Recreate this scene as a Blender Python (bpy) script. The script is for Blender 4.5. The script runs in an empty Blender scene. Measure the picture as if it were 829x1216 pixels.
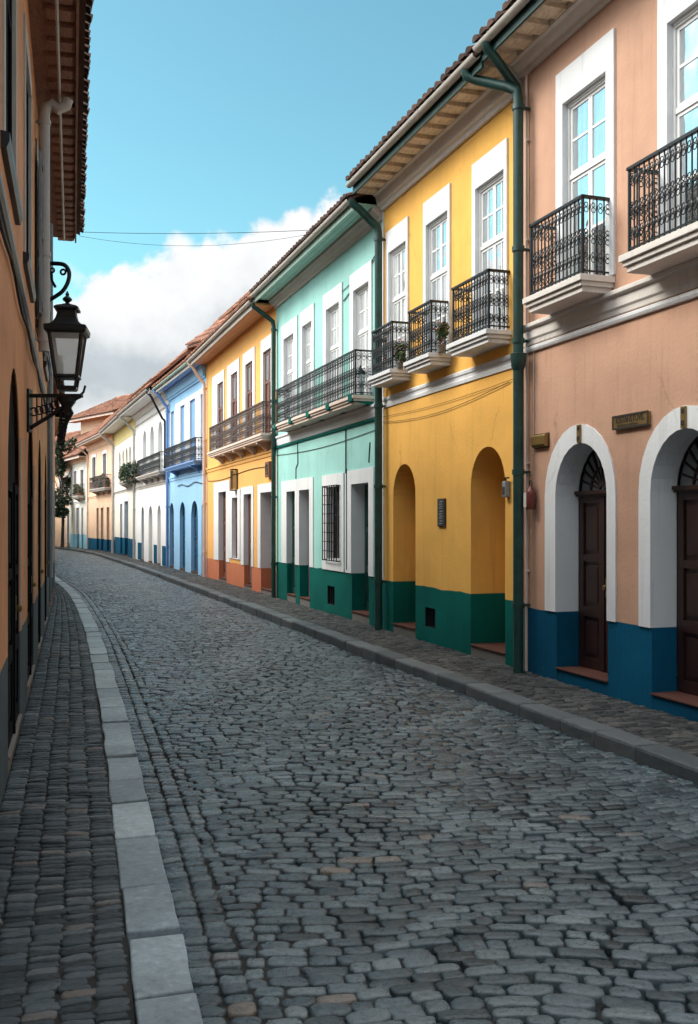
import bpy, math, random
import numpy as np
from mathutils import Vector
from mathutils.geometry import tessellate_polygon
random.seed(7); rng = np.random.default_rng(7)
R = math.radians
scene = bpy.context.scene
col = scene.collection
F, CX, HZ, EYE = 1150.0, 414.5, 620.0, 1.8      # measured from the photograph: focal length, centre, horizon (px), eye height (m)
ROAD_Z, LWALK_Z = -0.14, -0.10

# ------------------------------------------------------------------ materials
def new_mat(name):
    m = bpy.data.materials.new(name); m.use_nodes = True
    nt = m.node_tree; nt.nodes.clear()
    out = nt.nodes.new('ShaderNodeOutputMaterial'); b = nt.nodes.new('ShaderNodeBsdfPrincipled')
    nt.links.new(b.outputs[0], out.inputs[0])
    return m, nt, b
def N(nt, t, **k):
    n = nt.nodes.new(t)
    for a, v in k.items(): setattr(n, a, v)
    return n
def noise(nt, vec, scale, detail=4, rough=.55):
    n = N(nt, 'ShaderNodeTexNoise'); n.inputs['Scale'].default_value = scale
    n.inputs['Detail'].default_value = detail; n.inputs['Roughness'].default_value = rough
    if vec is not None: nt.links.new(vec, n.inputs['Vector'])
    return n
def ramp(nt, fac, stops):
    r = N(nt, 'ShaderNodeValToRGB'); nt.links.new(fac, r.inputs[0])
    e = r.color_ramp.elements
    while len(e) > 1: e.remove(e[-1])
    e[0].position, e[0].color = stops[0][0], (*stops[0][1], 1)
    for p, c in stops[1:]:
        x = e.new(p); x.color = (*c, 1)
    return r
def mixc(nt, fac, a, b, mode='MIX'):
    m = N(nt, 'ShaderNodeMix', data_type='RGBA', blend_type=mode)
    for s, v in ((0, fac), (6, a), (7, b)):
        if isinstance(v, (int, float)): m.inputs[s].default_value = v
        elif isinstance(v, tuple): m.inputs[s].default_value = (*v, 1)
        else: nt.links.new(v, m.inputs[s])
    return m.outputs[2]
def mapping(nt, vec, scale):
    m = N(nt, 'ShaderNodeMapping'); m.inputs['Scale'].default_value = scale
    nt.links.new(vec, m.inputs['Vector']); return m.outputs[0]
def bump(nt, b, h, strength, dist):
    n = N(nt, 'ShaderNodeBump'); n.inputs['Strength'].default_value = strength; n.inputs['Distance'].default_value = dist
    nt.links.new(h, n.inputs['Height']); nt.links.new(n.outputs[0], b.inputs['Normal'])
def s(c, k): return tuple(min(1, x*k) for x in c)

def stucco(name, c, wear=.16, rough=.85, stain=None, spec=.12):
    m, nt, b = new_mat(name)
    tc = N(nt, 'ShaderNodeTexCoord').outputs['Object']
    big = noise(nt, tc, .7, 5, .6)
    streak = noise(nt, mapping(nt, tc, (7, 7, .35)), 1.6, 6, .65)
    fine = noise(nt, tc, 26, 5, .6)
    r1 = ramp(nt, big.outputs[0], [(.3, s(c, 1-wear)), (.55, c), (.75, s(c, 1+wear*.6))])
    r2 = ramp(nt, streak.outputs[0], [(.28, (.80,)*3), (.46, (1, 1, 1)), (.62, (1, 1, 1)), (.78, (1.06,)*3)])
    x = mixc(nt, .75, r1.outputs[0], r2.outputs[0], 'MULTIPLY')
    # chipped and faded spots
    sp = ramp(nt, noise(nt, tc, 3.2, 8, .72).outputs[0], [(.66, (0, 0, 0)), (.72, (1, 1, 1))])
    st = stain or tuple(.55*v+.12 for v in c)
    sm = N(nt, 'ShaderNodeMath', operation='MULTIPLY'); nt.links.new(sp.outputs[0], sm.inputs[0]); sm.inputs[1].default_value = .42
    x = mixc(nt, sm.outputs[0], x, st)
    vz = N(nt, 'ShaderNodeTexVoronoi', feature='DISTANCE_TO_EDGE'); vz.inputs['Scale'].default_value = .42
    nt.links.new(mixc(nt, .35, tc, noise(nt, tc, 2.2, 5, .6).outputs['Color'], 'ADD'), vz.inputs['Vector'])
    cr = ramp(nt, vz.outputs['Distance'], [(.0, (.74,)*3), (.005, (1, 1, 1))])
    ck = ramp(nt, noise(nt, tc, .9, 3).outputs[0], [(.54, (0, 0, 0)), (.62, (1, 1, 1))])
    x = mixc(nt, ck.outputs[0], x, mixc(nt, 1, x, cr.outputs[0], 'MULTIPLY'))
    nt.links.new(x, b.inputs['Base Color']); b.inputs['Roughness'].default_value = rough
    b.inputs['Specular IOR Level'].default_value = spec
    hsum = N(nt, 'ShaderNodeMath', operation='ADD')
    nt.links.new(fine.outputs[0], hsum.inputs[0]); nt.links.new(streak.outputs[0], hsum.inputs[1])
    bump(nt, b, hsum.outputs[0], .35, .012)
    return m
def paint(name, c, rough=.55, wear=.12, metal=0):
    m, nt, b = new_mat(name)
    tc = N(nt, 'ShaderNodeTexCoord').outputs['Object']
    n = noise(nt, tc, 5, 6, .6)
    r = ramp(nt, n.outputs[0], [(.3, s(c, 1-wear)), (.6, c), (.8, s(c, 1+wear))])
    nt.links.new(r.outputs[0], b.inputs['Base Color'])
    b.inputs['Roughness'].default_value = rough; b.inputs['Metallic'].default_value = metal
    bump(nt, b, noise(nt, tc, 40, 3).outputs[0], .15, .004)
    return m
def wood(name, c, rough=.5, axis=(12, 12, 1)):
    m, nt, b = new_mat(name)
    tc = N(nt, 'ShaderNodeTexCoord').outputs['Object']
    n = noise(nt, mapping(nt, tc, axis), 3, 6, .6)
    r = ramp(nt, n.outputs[0], [(.25, s(c, .6)), (.5, c), (.75, s(c, 1.35))])
    nt.links.new(r.outputs[0], b.inputs['Base Color']); b.inputs['Roughness'].default_value = rough
    bump(nt, b, n.outputs[0], .3, .004)
    return m
def glass(name, inner=(.05, .06, .065), k=.5):
    m = bpy.data.materials.new(name); m.use_nodes = True; nt = m.node_tree; nt.nodes.clear()
    out = N(nt, 'ShaderNodeOutputMaterial'); mx = N(nt, 'ShaderNodeMixShader'); mx.inputs[0].default_value = k
    d = N(nt, 'ShaderNodeBsdfDiffuse'); g = N(nt, 'ShaderNodeBsdfGlossy'); g.inputs['Roughness'].default_value = .03
    g.inputs['Color'].default_value = (.92, .95, .96, 1)
    tc = N(nt, 'ShaderNodeTexCoord').outputs['Object']
    n = noise(nt, tc, 2.0, 2)
    rr = ramp(nt, noise(nt, mapping(nt, tc, (9, 9, .4)), 2, 3).outputs[0], [(.35, s(inner, .55)), (.65, s(inner, 1.3))])
    nt.links.new(rr.outputs[0], d.inputs[0])
    bp = N(nt, 'ShaderNodeBump'); bp.inputs['Strength'].default_value = .12; bp.inputs['Distance'].default_value = .11
    nt.links.new(n.outputs[0], bp.inputs['Height']); nt.links.new(bp.outputs[0], g.inputs['Normal'])
    nt.links.new(d.outputs[0], mx.inputs[1]); nt.links.new(g.outputs[0], mx.inputs[2]); nt.links.new(mx.outputs[0], out.inputs[0])
    return m
def frosted():
    m = bpy.data.materials.new('frosted lamp glass'); m.use_nodes = True; nt = m.node_tree; nt.nodes.clear()
    out = N(nt, 'ShaderNodeOutputMaterial'); mx = N(nt, 'ShaderNodeMixShader'); mx.inputs[0].default_value = .72
    d = N(nt, 'ShaderNodeBsdfDiffuse'); t = N(nt, 'ShaderNodeBsdfTranslucent')
    d.inputs[0].default_value = (.84, .88, .88, 1); t.inputs[0].default_value = (.92, .95, .95, 1)
    nt.links.new(d.outputs[0], mx.inputs[1]); nt.links.new(t.outputs[0], mx.inputs[2])
    tr = N(nt, 'ShaderNodeBsdfTransparent'); m2 = N(nt, 'ShaderNodeMixShader'); m2.inputs[0].default_value = .42
    nt.links.new(mx.outputs[0], m2.inputs[1]); nt.links.new(tr.outputs[0], m2.inputs[2]); nt.links.new(m2.outputs[0], out.inputs[0])
    return m
def stone(name, cols, rough=(.4, .7), scale=60, spec=.5, patch=.5):
    m, nt, b = new_mat(name)
    geo = N(nt, 'ShaderNodeNewGeometry'); tc = N(nt, 'ShaderNodeTexCoord').outputs['Object']
    r = ramp(nt, geo.outputs['Random Per Island'], cols)
    r.color_ramp.interpolation = 'LINEAR'
    n = noise(nt, tc, scale, 9, .72)
    r2 = ramp(nt, n.outputs[0], [(.25, (.42,)*3), (.42, (.86,)*3), (.58, (1.08,)*3), (.75, (1.7,)*3)])
    x = mixc(nt, 1, r.outputs[0], r2.outputs[0], 'MULTIPLY')
    big = ramp(nt, noise(nt, tc, .9, 4).outputs[0], [(.35, (1-patch*.45,)*3), (.65, (1+patch*.35,)*3)])
    x = mixc(nt, 1, x, big.outputs[0], 'MULTIPLY')
    nt.links.new(x, b.inputs['Base Color'])
    mr = N(nt, 'ShaderNodeMapRange'); nt.links.new(n.outputs[0], mr.inputs[0])
    mr.inputs[1].default_value, mr.inputs[2].default_value, mr.inputs[3].default_value, mr.inputs[4].default_value = .3, .7, rough[0], rough[1]
    nt.links.new(mr.outputs[0], b.inputs['Roughness']); b.inputs['Specular IOR Level'].default_value = spec
    bump(nt, b, n.outputs[0], .8, .008)
    return m
def tile_mat(name, c):
    m, nt, b = new_mat(name)
    tc = N(nt, 'ShaderNodeTexCoord').outputs['Object']
    geo = N(nt, 'ShaderNodeNewGeometry')
    r = ramp(nt, geo.outputs['Random Per Island'], [(0, s(c, .45)), (.35, s(c, .8)), (.7, c), (1, s(c, 1.5))])
    n = noise(nt, tc, 3, 6, .7)
    r2 = ramp(nt, n.outputs[0], [(.35, (.45, .47, .45)), (.6, (1, 1, 1))])
    nt.links.new(mixc(nt, .8, r.outputs[0], r2.outputs[0], 'MULTIPLY'), b.inputs['Base Color'])
    b.inputs['Roughness'].default_value = .85
    bump(nt, b, noise(nt, tc, 30, 4).outputs[0], .4, .01)
    return m

M = dict(
 pink=stucco('pink stucco', (.56, .338, .235), .22), yellow=stucco('yellow stucco', (.86, .47, .115), .18),
 teal=stucco('teal stucco', (.33, .62, .57), .16), orange=stucco('orange stucco', (.80, .43, .14), .10),
 lblue=stucco('light blue stucco', (.30, .53, .76), .12), white=stucco('white stucco', (.78, .78, .77), .06),
 cream=stucco('cream stucco', (.76, .72, .62), .06), peach=stucco('peach stucco', (.78, .54, .38), .12),
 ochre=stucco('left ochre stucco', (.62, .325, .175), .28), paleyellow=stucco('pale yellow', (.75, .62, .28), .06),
 bluedado=stucco('blue dado', (.003, .085, .165), .36), greendado=stucco('green dado', (.003, .12, .10), .36),
 reddado=stucco('red dado', (.55, .19, .10), .10), slatedado=stucco('slate dado', (.09, .12, .14), .2),
 trim=stucco('white trim', (.72, .735, .745), .10), trimwarm=stucco('warm trim', (.70, .665, .62), .08),
 stonetrim=stucco('stone trim', (.50, .47, .43), .14), pinktrim=stucco('rosy trim', (.70, .56, .48), .08),
 whitewood=paint('white sash paint', (.74, .74, .73), .4, .05), creamwood=paint('cream boards', (.70, .58, .43), .7, .2),
 tealpaint=paint('teal boards', (.34, .60, .52), .6, .1), orangepaint=paint('orange boards', (.55, .26, .10), .6, .15),
 bluepaint=paint('blue boards', (.16, .30, .58), .6, .1), whitepaint=paint('white boards', (.68, .67, .65), .6, .08),
 darkgreen=paint('dark green metal', (.012, .058, .049), .45, .5), palegreen=paint('pale green metal', (.30, .46, .38), .4, .15),
 iron=paint('wrought iron', (.014, .018, .021), .42, .25, .3), browniron=paint('brown iron', (.09, .06, .05), .5, .25),
 darkwood=wood('dark door wood', (.030, .013, .010), .42), void=stucco('matte black boards', (.008, .009, .010), .1, 1.0), guttergrey=paint('weathered gutter', (.46, .43, .38), .6, .15), brownwood=wood('brown shutter wood', (.17, .075, .05), .5),  # void: even matte black for the left doors and shutters
 greenwood=wood('green door wood', (.012, .07, .055), .45), bluewood=wood('blue door wood', (.012, .085, .17), .45),
 midblue=wood('pale blue shutter wood', (.16, .33, .60), .5), greywood=wood('grey door wood', (.20, .20, .21), .6),
 blackwood=wood('black door wood', (.012, .014, .017), .45), rafter=wood('pale rafter wood', (.66, .53, .38), .7, (3, 12, 12)),
 darkrafter=wood('dark rafter wood', (.27, .13, .085), .7, (3, 12, 12)), redstep=stucco('terracotta tread', (.11, .048, .036), .2),
 greystep=stucco('grey step', (.20, .19, .175), .15), brass=paint('aged brass', (.30, .20, .07), .38, .3, .6),
 bronze=paint('dark bronze', (.05, .045, .035), .5, .2, .3), letter=paint('dark letter', (.035, .022, .012), .6, .1),
 redpaint=paint('dark red paint', (.16, .035, .025), .4, .2), cable=paint('black cable', (.015, .015, .017), .7, .1),
 tile=tile_mat('clay tile', (.34, .145, .085)), darktile=tile_mat('weathered tile', (.12, .065, .048)), browntile=tile_mat('brown tile', (.24, .155, .12)),
 glass=glass('window glass', (.30, .35, .38), .72), curtain=glass('curtained glass', (.62, .66, .67), .5), darkglass=glass('dark glass', (.03, .035, .04), .3),
 lampglass=frosted(), pot=stucco('terracotta pot', (.35, .14, .08), .15),
 pipegrey=paint('grey pipe', (.42, .42, .41), .5, .12), shutgrey=paint('grey blue shutter', (.22, .26, .30), .5, .15),
 greyslab=stone('kerb slab', [(0, (.22, .28, .31)), (.5, (.285, .35, .38)), (1, (.35, .42, .445))], (.5, .75), 18, .4, .5),
 darkkerb=stone('dark kerb', [(0, (.075, .088, .092)), (1, (.14, .155, .158))], (.55, .8), 22, .4, .4),
)
COBC = [(0, (.022, .034, .041)), (.25, (.048, .072, .086)), (.6, (.076, .108, .124)), (.88, (.105, .142, .158)), (.985, (.13, .165, .178)), (1, (.16, .135, .115))]
M['cobble'] = stone('cobble', COBC, (.20, .42), 34, .6)
M['sett'] = stone('pavement sett', [(0, (.022, .030, .035)), (.5, (.055, .072, .082)), (.88, (.10, .12, .132)), (.97, (.15, .155, .155)), (1, (.14, .105, .08))], (.45, .7), 48, .45)
M['rsett'] = stone('pavement stone', [(0, (.032, .034, .034)), (.5, (.060, .062, .060)), (1, (.105, .10, .092))], (.5, .75), 40, .4)
def dirt():
    m, nt, b = new_mat('joint dirt')
    tc = N(nt, 'ShaderNodeTexCoord').outputs['Object']
    r = ramp(nt, noise(nt, tc, 9, 8, .7).outputs[0], [(.3, (.014, .015, .015)), (.6, (.032, .031, .029)), (.8, (.065, .057, .047))])
    nt.links.new(r.outputs[0], b.inputs['Base Color']); b.inputs['Roughness'].default_value = .95
    bump(nt, b, noise(nt, tc, 60, 6, .7).outputs[0], .8, .012)
    return m
M['dirt'] = dirt()
def leafmat(name, c):
    m, nt, b = new_mat(name)
    geo = N(nt, 'ShaderNodeNewGeometry')
    r = ramp(nt, geo.outputs['Random Per Island'], [(0, s(c, .5)), (.6, c), (1, s(c, 1.9))])
    nt.links.new(r.outputs[0], b.inputs['Base Color']); b.inputs['Roughness'].default_value = .6
    return m
M['leaf'] = leafmat('leaf', (.045, .085, .028)); M['darkleaf'] = leafmat('dark leaf', (.022, .045, .020))
M['bark'] = wood('bark', (.06, .045, .035), .9)
M['petal'] = leafmat('petal', (.45, .12, .10))

# ------------------------------------------------------------------ mesh builder
class MB:
    def __init__(self): self.v, self.f = [], []
    def add(self, vs, fs):
        k = len(self.v); self.v += [tuple(p) for p in vs]; self.f += [tuple(i+k for i in q) for q in fs]; return self
    def box(self, x0, x1, y0, y1, z0, z1):
        return self.add([(x0,y0,z0),(x1,y0,z0),(x1,y1,z0),(x0,y1,z0),(x0,y0,z1),(x1,y0,z1),(x1,y1,z1),(x0,y1,z1)],
            [(0,3,2,1),(4,5,6,7),(0,1,5,4),(1,2,6,5),(2,3,7,6),(3,0,4,7)])
    def prism(self, prof, x0, x1):                    # closed (y,z) profile run along x
        n = len(prof)
        vs = [(x0, y, z) for y, z in prof] + [(x1, y, z) for y, z in prof]
        fs = [(i, (i+1) % n, n+(i+1) % n, n+i) for i in range(n)] + [tuple(range(n))[::-1], tuple(range(n, 2*n))]
        return self.add(vs, fs)
    def plate(self, pts, y0, y1):                     # (x,z) polygon given thickness along y
        n = len(pts)
        vs = [(x, y0, z) for x, z in pts] + [(x, y1, z) for x, z in pts]
        fs = [(i, (i+1) % n, n+(i+1) % n, n+i) for i in range(n)] + [tuple(range(n)), tuple(range(n, 2*n))[::-1]]
        return self.add(vs, fs)
    def strip(self, a, b, close=False):
        n = len(a); m = n if close else n-1
        return self.add(list(a)+list(b), [(i, (i+1) % n, n+(i+1) % n, n+i) for i in range(m)])
    def tube(self, pts, r, n=8, cap=True):
        P = [Vector(p) for p in pts]; rings = []
        rr = r if isinstance(r, (list, tuple)) else [r]*len(P)
        prev = None
        for i, p in enumerate(P):
            t = (P[min(i+1, len(P)-1)] - P[max(i-1, 0)]).normalized()
            a = prev if prev is not None else (Vector((0,0,1)) if abs(t.z) < .9 else Vector((1,0,0)))
            u = (a - t*a.dot(t))
            if u.length < 1e-5: u = t.orthogonal()
            u.normalize(); w = t.cross(u); prev = u
            rings.append([p + (u*math.cos(2*math.pi*k/n) + w*math.sin(2*math.pi*k/n))*rr[i] for k in range(n)])
        vs = [q for g in rings for q in g]
        fs = [(i*n+k, i*n+(k+1) % n, (i+1)*n+(k+1) % n, (i+1)*n+k) for i in range(len(P)-1) for k in range(n)]
        if cap: fs += [tuple(range(n))[::-1], tuple(range((len(P)-1)*n, len(P)*n))]
        return self.add(vs, fs)
    def ring(self, c, r, tr, ax='y', n=10, k=4, sz=1.0):
        pts = []
        for i in range(n):
            a = 2*math.pi*i/n
            for j in range(k):
                b = 2*math.pi*j/k
                q, h = (r+tr*math.cos(b)), tr*math.sin(b)
                p = (q*math.cos(a), h, q*math.sin(a)*sz) if ax == 'y' else (h, q*math.cos(a), q*math.sin(a)*sz)
                pts.append((c[0]+p[0], c[1]+p[1], c[2]+p[2]))
        return self.add(pts, [(i*k+j, i*k+(j+1) % k, ((i+1) % n)*k+(j+1) % k, ((i+1) % n)*k+j) for i in range(n) for j in range(k)])
    def lathe(self, c, prof, n=12, sq=False):         # (r,z) profile round a vertical axis
        vs = []
        for r, z in prof:
            for k in range(n):
                a = 2*math.pi*(k+.5)/n
                vs.append((c[0]+r*math.cos(a), c[1]+r*math.sin(a), c[2]+z))
        fs = [(i*n+k, i*n+(k+1) % n, (i+1)*n+(k+1) % n, (i+1)*n+k) for i in range(len(prof)-1) for k in range(n)]
        fs += [tuple(range(n))[::-1], tuple(range((len(prof)-1)*n, len(prof)*n))]
        return self.add(vs, fs)
    def sheet(self, outline, holes, y):
        loops = [[Vector((x, 0, z)) for x, z in outline]] + [[Vector((x, 0, z)) for x, z in h] for h in holes]
        tris = tessellate_polygon(loops)
        return self.add([(p.x, y, p.z) for l in loops for p in l], [tuple(t) for t in tris])
    def build(self, name, mat, parent=None, smooth=False, bevel=0):
        me = bpy.data.meshes.new(name); me.from_pydata(self.v, [], self.f); me.update()
        if smooth:
            me.polygons.foreach_set('use_smooth', [True]*len(me.polygons))
            try: me.set_sharp_from_angle(angle=R(40))
            except Exception: pass
        o = bpy.data.objects.new(name, me); me.materials.append(M[mat] if isinstance(mat, str) else mat)
        col.objects.link(o)
        if parent: o.parent = parent
        if bevel:
            b = o.modifiers.new('bevel', 'BEVEL'); b.width = bevel; b.segments = 2; b.limit_method = 'ANGLE'; b.angle_limit = R(40)
        return o
def tag(o, label=None, cat=None, group=None, kind=None):
    for k, v in (('label', label), ('category', cat), ('group', group), ('kind', kind)):
        if v: o[k] = v
    return o
def empty(name, loc, rz=0):
    o = bpy.data.objects.new(name, None); col.objects.link(o); o.location = loc; o.rotation_euler = (0, 0, rz); o.empty_display_size = .2
    return o

# ------------------------------------------------------------------ a facade plane: turns a measured pixel into metres on a real wall
class Plane:
    def __init__(self, A, B):
        self.A, self.B = Vector(A), Vector(B); d = self.B-self.A; self.L = d.length; self.e = d/self.L
        self.nin = Vector((-self.e.y, self.e.x)); self.rz = math.atan2(self.e.y, self.e.x)
    def ud(self, px, o=0):
        rx = (px-CX)/F; p = self.A - self.nin*o
        # p + e*u = (rx*d, d)
        u = (rx*p.y - p.x)/(self.e.x - rx*self.e.y); return u, p.y+self.e.y*u
    def u(self, px, o=0): return self.ud(px, o)[0]
    def z(self, px, py, o=0): return EYE + (HZ-py)/F*self.ud(px, o)[1]
    def depth(self, pe, pb):                          # reveal depth so a jamb at pe shows its far edge at pb
        u0 = self.u(pe); lo, hi = 0, 3
        for _ in range(40):
            m = (lo+hi)/2
            if self.u(pb, -m) < u0: hi = m
            else: lo = m
        return (lo+hi)/2
    def world(self, u, o, z):
        p = self.A + self.e*u - self.nin*o; return (p.x, p.y, z)

FX = lambda d: 2.122 - .339*(d-11.87)                # the straight run of right-hand fronts
nodes = dict(N0=(FX(3.6), 3.6), N1=(FX(11.87), 11.87), N2=(FX(16.42), 16.42), N3=(FX(23.3), 23.3), N4=(FX(32.08), 32.08),
             N5=(-7.18, 38.6), N6=(-10.5, 47.6), N7=(-13.68, 56.5), N8=(-17.5, 65.0), N9=(-20.2, 70.0), N10=(-24.6, 76.5), N11=(-33, 87))

# ------------------------------------------------------------------ house kit
def arch_pts(s0, s1, zb, zt, arch, n=14):
    if not arch: return [(s0, zb), (s0, zt), (s1, zt), (s1, zb)]
    c, a = (s0+s1)/2, (s1-s0)/2; zs = zt-arch
    return [(s0, zb)] + [(c-a*math.cos(math.pi*i/n), zs+arch*math.sin(math.pi*i/n)) for i in range(n+1)] + [(s1, zb)]
class House:
    def __init__(self, name, A, B, label, cat='house', group=None, zd=.8, ze=7.3, depth=8.0):
        self.p = Plane(A, B); self.L = self.p.L; self.zd, self.ze, self.D = zd, ze, depth
        self.r = empty(name, (*A, 0), self.p.rz); tag(self.r, label, cat, group)
        self.doors, self.holes, self.vents, self.extra = [], [], [], []
    def build_walls(self, wall, dado, base=-.2):
        L, zd, ze = self.L, self.zd, self.ze
        ds = sorted(self.doors, key=lambda o: o['s'][0])
        def edge_line(xa, xb):                        # hand-painted line, a few millimetres off straight
            n = int((xb-xa)/.16); r_ = []
            for i in range(1, n):
                x = xa+(xb-xa)*i/n; r_.append((x, zd+(.007*math.sin(5.1*x+L)+.005*math.sin(13.7*x+2*L)+.003*math.sin(31*x))*min(1, (x-xa)/.2, (xb-x)/.2)))
            return r_
        out = [(0.002, zd)]; xp = .002
        for o in ds: out += edge_line(xp, o['s'][0]) + arch_pts(*o['s'], zd, o['zt'], o['arch']); xp = o['s'][1]
        out += edge_line(xp, L-.002) + [(L-.002, zd), (L-.002, ze), (.002, ze)]
        w = MB().sheet(out, [h['pts'] for h in self.holes], 0)
        for o in ds:
            if not o['surround']:
                a = arch_pts(*o['s'], zd, o['zt'], o['arch'])
                w.strip([(x, 0, z) for x, z in a], [(x, o['dep'], z) for x, z in a])
        for h in self.holes:
            if h.get('rev'):
                w.strip([(x, 0, z) for x, z in h['pts']], [(x, h['rev'], z) for x, z in h['pts']], True)
        D = self.D; rh = self.rh; yr = D*.5
        for x in (.002, L-.002):
            w.add([(x, 0, base), (x, D, base), (x, D, ze), (x, yr, ze+rh), (x, 0, ze)], [(0, 1, 2, 3, 4)])
        w.add([(.002, D, base), (L-.002, D, base), (L-.002, D, ze), (.002, D, ze)], [(0, 1, 2, 3)])
        w.build('wall', wall, self.r)
        x = .002; prev = None
        for o in ds+[None]:
            x1 = o['s'][0] if o else L-.002; d = MB()
            vs = [v for v in self.vents if x < v['s'][0] < x1]
            d.sheet([(x, base), (x1, base), (x1, zd)] + edge_line(x, x1)[::-1] + [(x, zd)], [[(v['s'][0], v['z'][0]), (v['s'][1], v['z'][0]), (v['s'][1], v['z'][1]), (v['s'][0], v['z'][1])] for v in vs], 0)
            for q, e in ((prev, x), (o, x1)):
                if q: d.add([(e, 0, base), (e, q['dep'], base), (e, q['dep'], zd), (e, 0, zd)], [(0, 1, 2, 3)])
            d.build('dado', dado, self.r)
            if o: x = o['s'][1]
            prev = o
        for v in self.vents:
            m = MB(); a, b = v['s']; c, e = v['z']
            m.strip([(a,0,c),(b,0,c),(b,0,e),(a,0,e)], [(a,.16,c),(b,.16,c),(b,.16,e),(a,.16,e)], True)
            m.add([(a,.16,c),(b,.16,c),(b,.16,e),(a,.16,e)], [(0,1,2,3)])
            for k in range(1, 4): m.box(a+(b-a)*k/4-.008, a+(b-a)*k/4+.008, .03, .045, c, e)
            m.build('vent', 'blackwood', self.r)
    def door(self, s0, s1, zt, dep, leaf='darkwood', arch=0, surround=None, sw=.15, stt=None, step=.14, riser='greystep', style='panel', fan=False, closed=True, outer=None, tread='redstep'):
        o = dict(s=(s0, s1), zt=zt, dep=dep, arch=arch, surround=surround); self.doors.append(o)
        r = self.r; zd = self.zd
        stt = sw if stt is None else stt
        if surround:
            oo = outer or (s0-sw, s1+sw)
            ia = arch_pts(s0, s1, zd, zt, arch); oa = arch_pts(oo[0], oo[1], zd, zt+stt, (arch+stt) if arch else 0)
            m = MB(); f = -.018
            m.strip([(x, f, z) for x, z in oa], [(x, f, z) for x, z in ia])
            m.strip([(x, .001, z) for x, z in oa], [(x, f, z) for x, z in oa])
            m.strip([(x, f, z) for x, z in ia], [(x, dep, z) for x, z in ia])
            for a, b in ((oa[0], ia[0]), (oa[-1], ia[-1])):
                m.add([(a[0], .001, zd), (a[0], f, zd), (b[0], f, zd), (b[0], .001, zd)], [(0, 1, 2, 3)])
            m.build('door_surround', surround, r)
        if step:
            t = MB().box(s0+.002, s1-.002, .004, dep+.12, -.2, step-.022).build('step', riser, r)
            MB().box(s0+.002, s1-.002, -.02, dep+.12, step-.022, step).build('tread', tread, t, bevel=.008)
        y = dep; m = MB(); zl = (zt-arch) if arch else zt; w = s1-s0; c = (s0+s1)/2
        z0 = step+.002
        m.box(s0, s1, y+.03, y+.08, z0, zt+.02) if not arch else m.box(s0, s1, y+.03, y+.08, z0, zl)
        if arch and not fan:
            m.plate(arch_pts(s0, s1, zl-.001, zt, arch), y+.03, y+.08)
        top = zl if (arch and fan) else (zl if arch else zt)
        n = 2 if w > .8 else 1
        if style == 'panel':
            for k in range(n):
                a, b = s0+w*k/n+.012, s0+w*(k+1)/n-.012; h = top-z0
                m.box(a, a+.09, y, y+.029, z0, top); m.box(b-.09, b, y, y+.029, z0, top)
                zs = [0, .06, .30, .36, .62, .66, .96, 1.0]
                for i in range(0, 8, 2): m.box(a+.09, b-.09, y+.001, y+.028, z0+h*zs[i], z0+h*zs[i+1])
                for i in range(1, 7, 2): m.box(a+.13, b-.13, y+.012, y+.029, z0+h*zs[i]+.05, z0+h*zs[i+1]-.05)
            if n == 2: m.box(c-.03, c+.03, y-.018, y-.001, z0, top)
        elif style == 'louvre':
            for k in range(n):
                a, b = s0+w*k/n+.01, s0+w*(k+1)/n-.01
                m.box(a, a+.07, y, y+.029, z0, top); m.box(b-.07, b, y, y+.029, z0, top)
                z = z0+.05
                while z < top-.06: m.prism([(y+.001, z), (y+.026, z+.035), (y+.029, z+.035), (y+.004, z-.004)], a+.07, b-.07); z += .05
        else:
            x = s0
            while x < s1-.02: m.box(x+.003, min(s1, x+.12)-.003, y+.01, y+.029, z0, top-.002); x += .12
        dd = m.build('door', leaf, r)
        h = MB().lathe((c+.08, y-.045, 1.08), [(.008, -.03), (.022, -.02), (.025, 0), (.022, .02), (.008, .03)], 8)
        h.box(c+.06, c+.10, y-.02, y-.002, .98, 1.18); h.build('handle', 'brass', dd)
        if arch and fan:
            g = MB().plate(arch_pts(s0, s1, zl+.05, zt, arch-.05), y+.02, y+.035)
            fo = g.build('fanlight', 'darkglass', r)
            b = MB().box(s0, s1, y-.04, y+.07, zl, zl+.05); b.box(s0, s1, y-.06, y-.039, zl+.02, zl+.06)
            a = w/2
            for i in range(1, 12):
                t = math.pi*i/12
                b.tube([(c+.1*math.cos(t), y+.01, zl+.06+.06*math.sin(t)), (c+a*.97*math.cos(t), y+.01, zl+.05+(arch-.07)*math.sin(t))], .009, 5)
            b.tube([(c+a*.55*math.cos(t), y+.01, zl+.05+arch*.5*math.sin(t)) for t in [math.pi*i/12 for i in range(13)]], .008, 5)
            b.build('fanlight_bars', 'darkwood', fo)
    def window(self, s0, s1, z0, zt, sw=.15, stt=.25, rev=.12, casing='trim', sash='whitewood', pane='glass', cols=2, rows=4, arch=0, proud=.03, outer=None, kind='sash', sill=False, blind=None):
        pts = arch_pts(s0, s1, z0, zt, arch)
        self.holes.append(dict(pts=pts))
        oo = outer or (s0-sw, s1+sw)
        oa = arch_pts(oo[0], oo[1], z0, zt+stt, (arch+stt) if arch else 0)
        m = MB(); f = -proud
        m.strip([(x, f, z) for x, z in oa], [(x, f, z) for x, z in pts])
        m.strip([(x, .001, z) for x, z in oa], [(x, f, z) for x, z in oa])
        m.strip([(x, f, z) for x, z in pts], [(x, rev+.06, z) for x, z in pts], True)
        for a, b in ((oa[0], pts[0]), (oa[-1], pts[-1])): m.add([(a[0], .001, z0), (a[0], f, z0), (b[0], f, z0), (b[0], .001, z0)], [(0, 1, 2, 3)])
        W = m.build('window', casing, self.r)
        w = s1-s0; c = (s0+s1)/2
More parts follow.
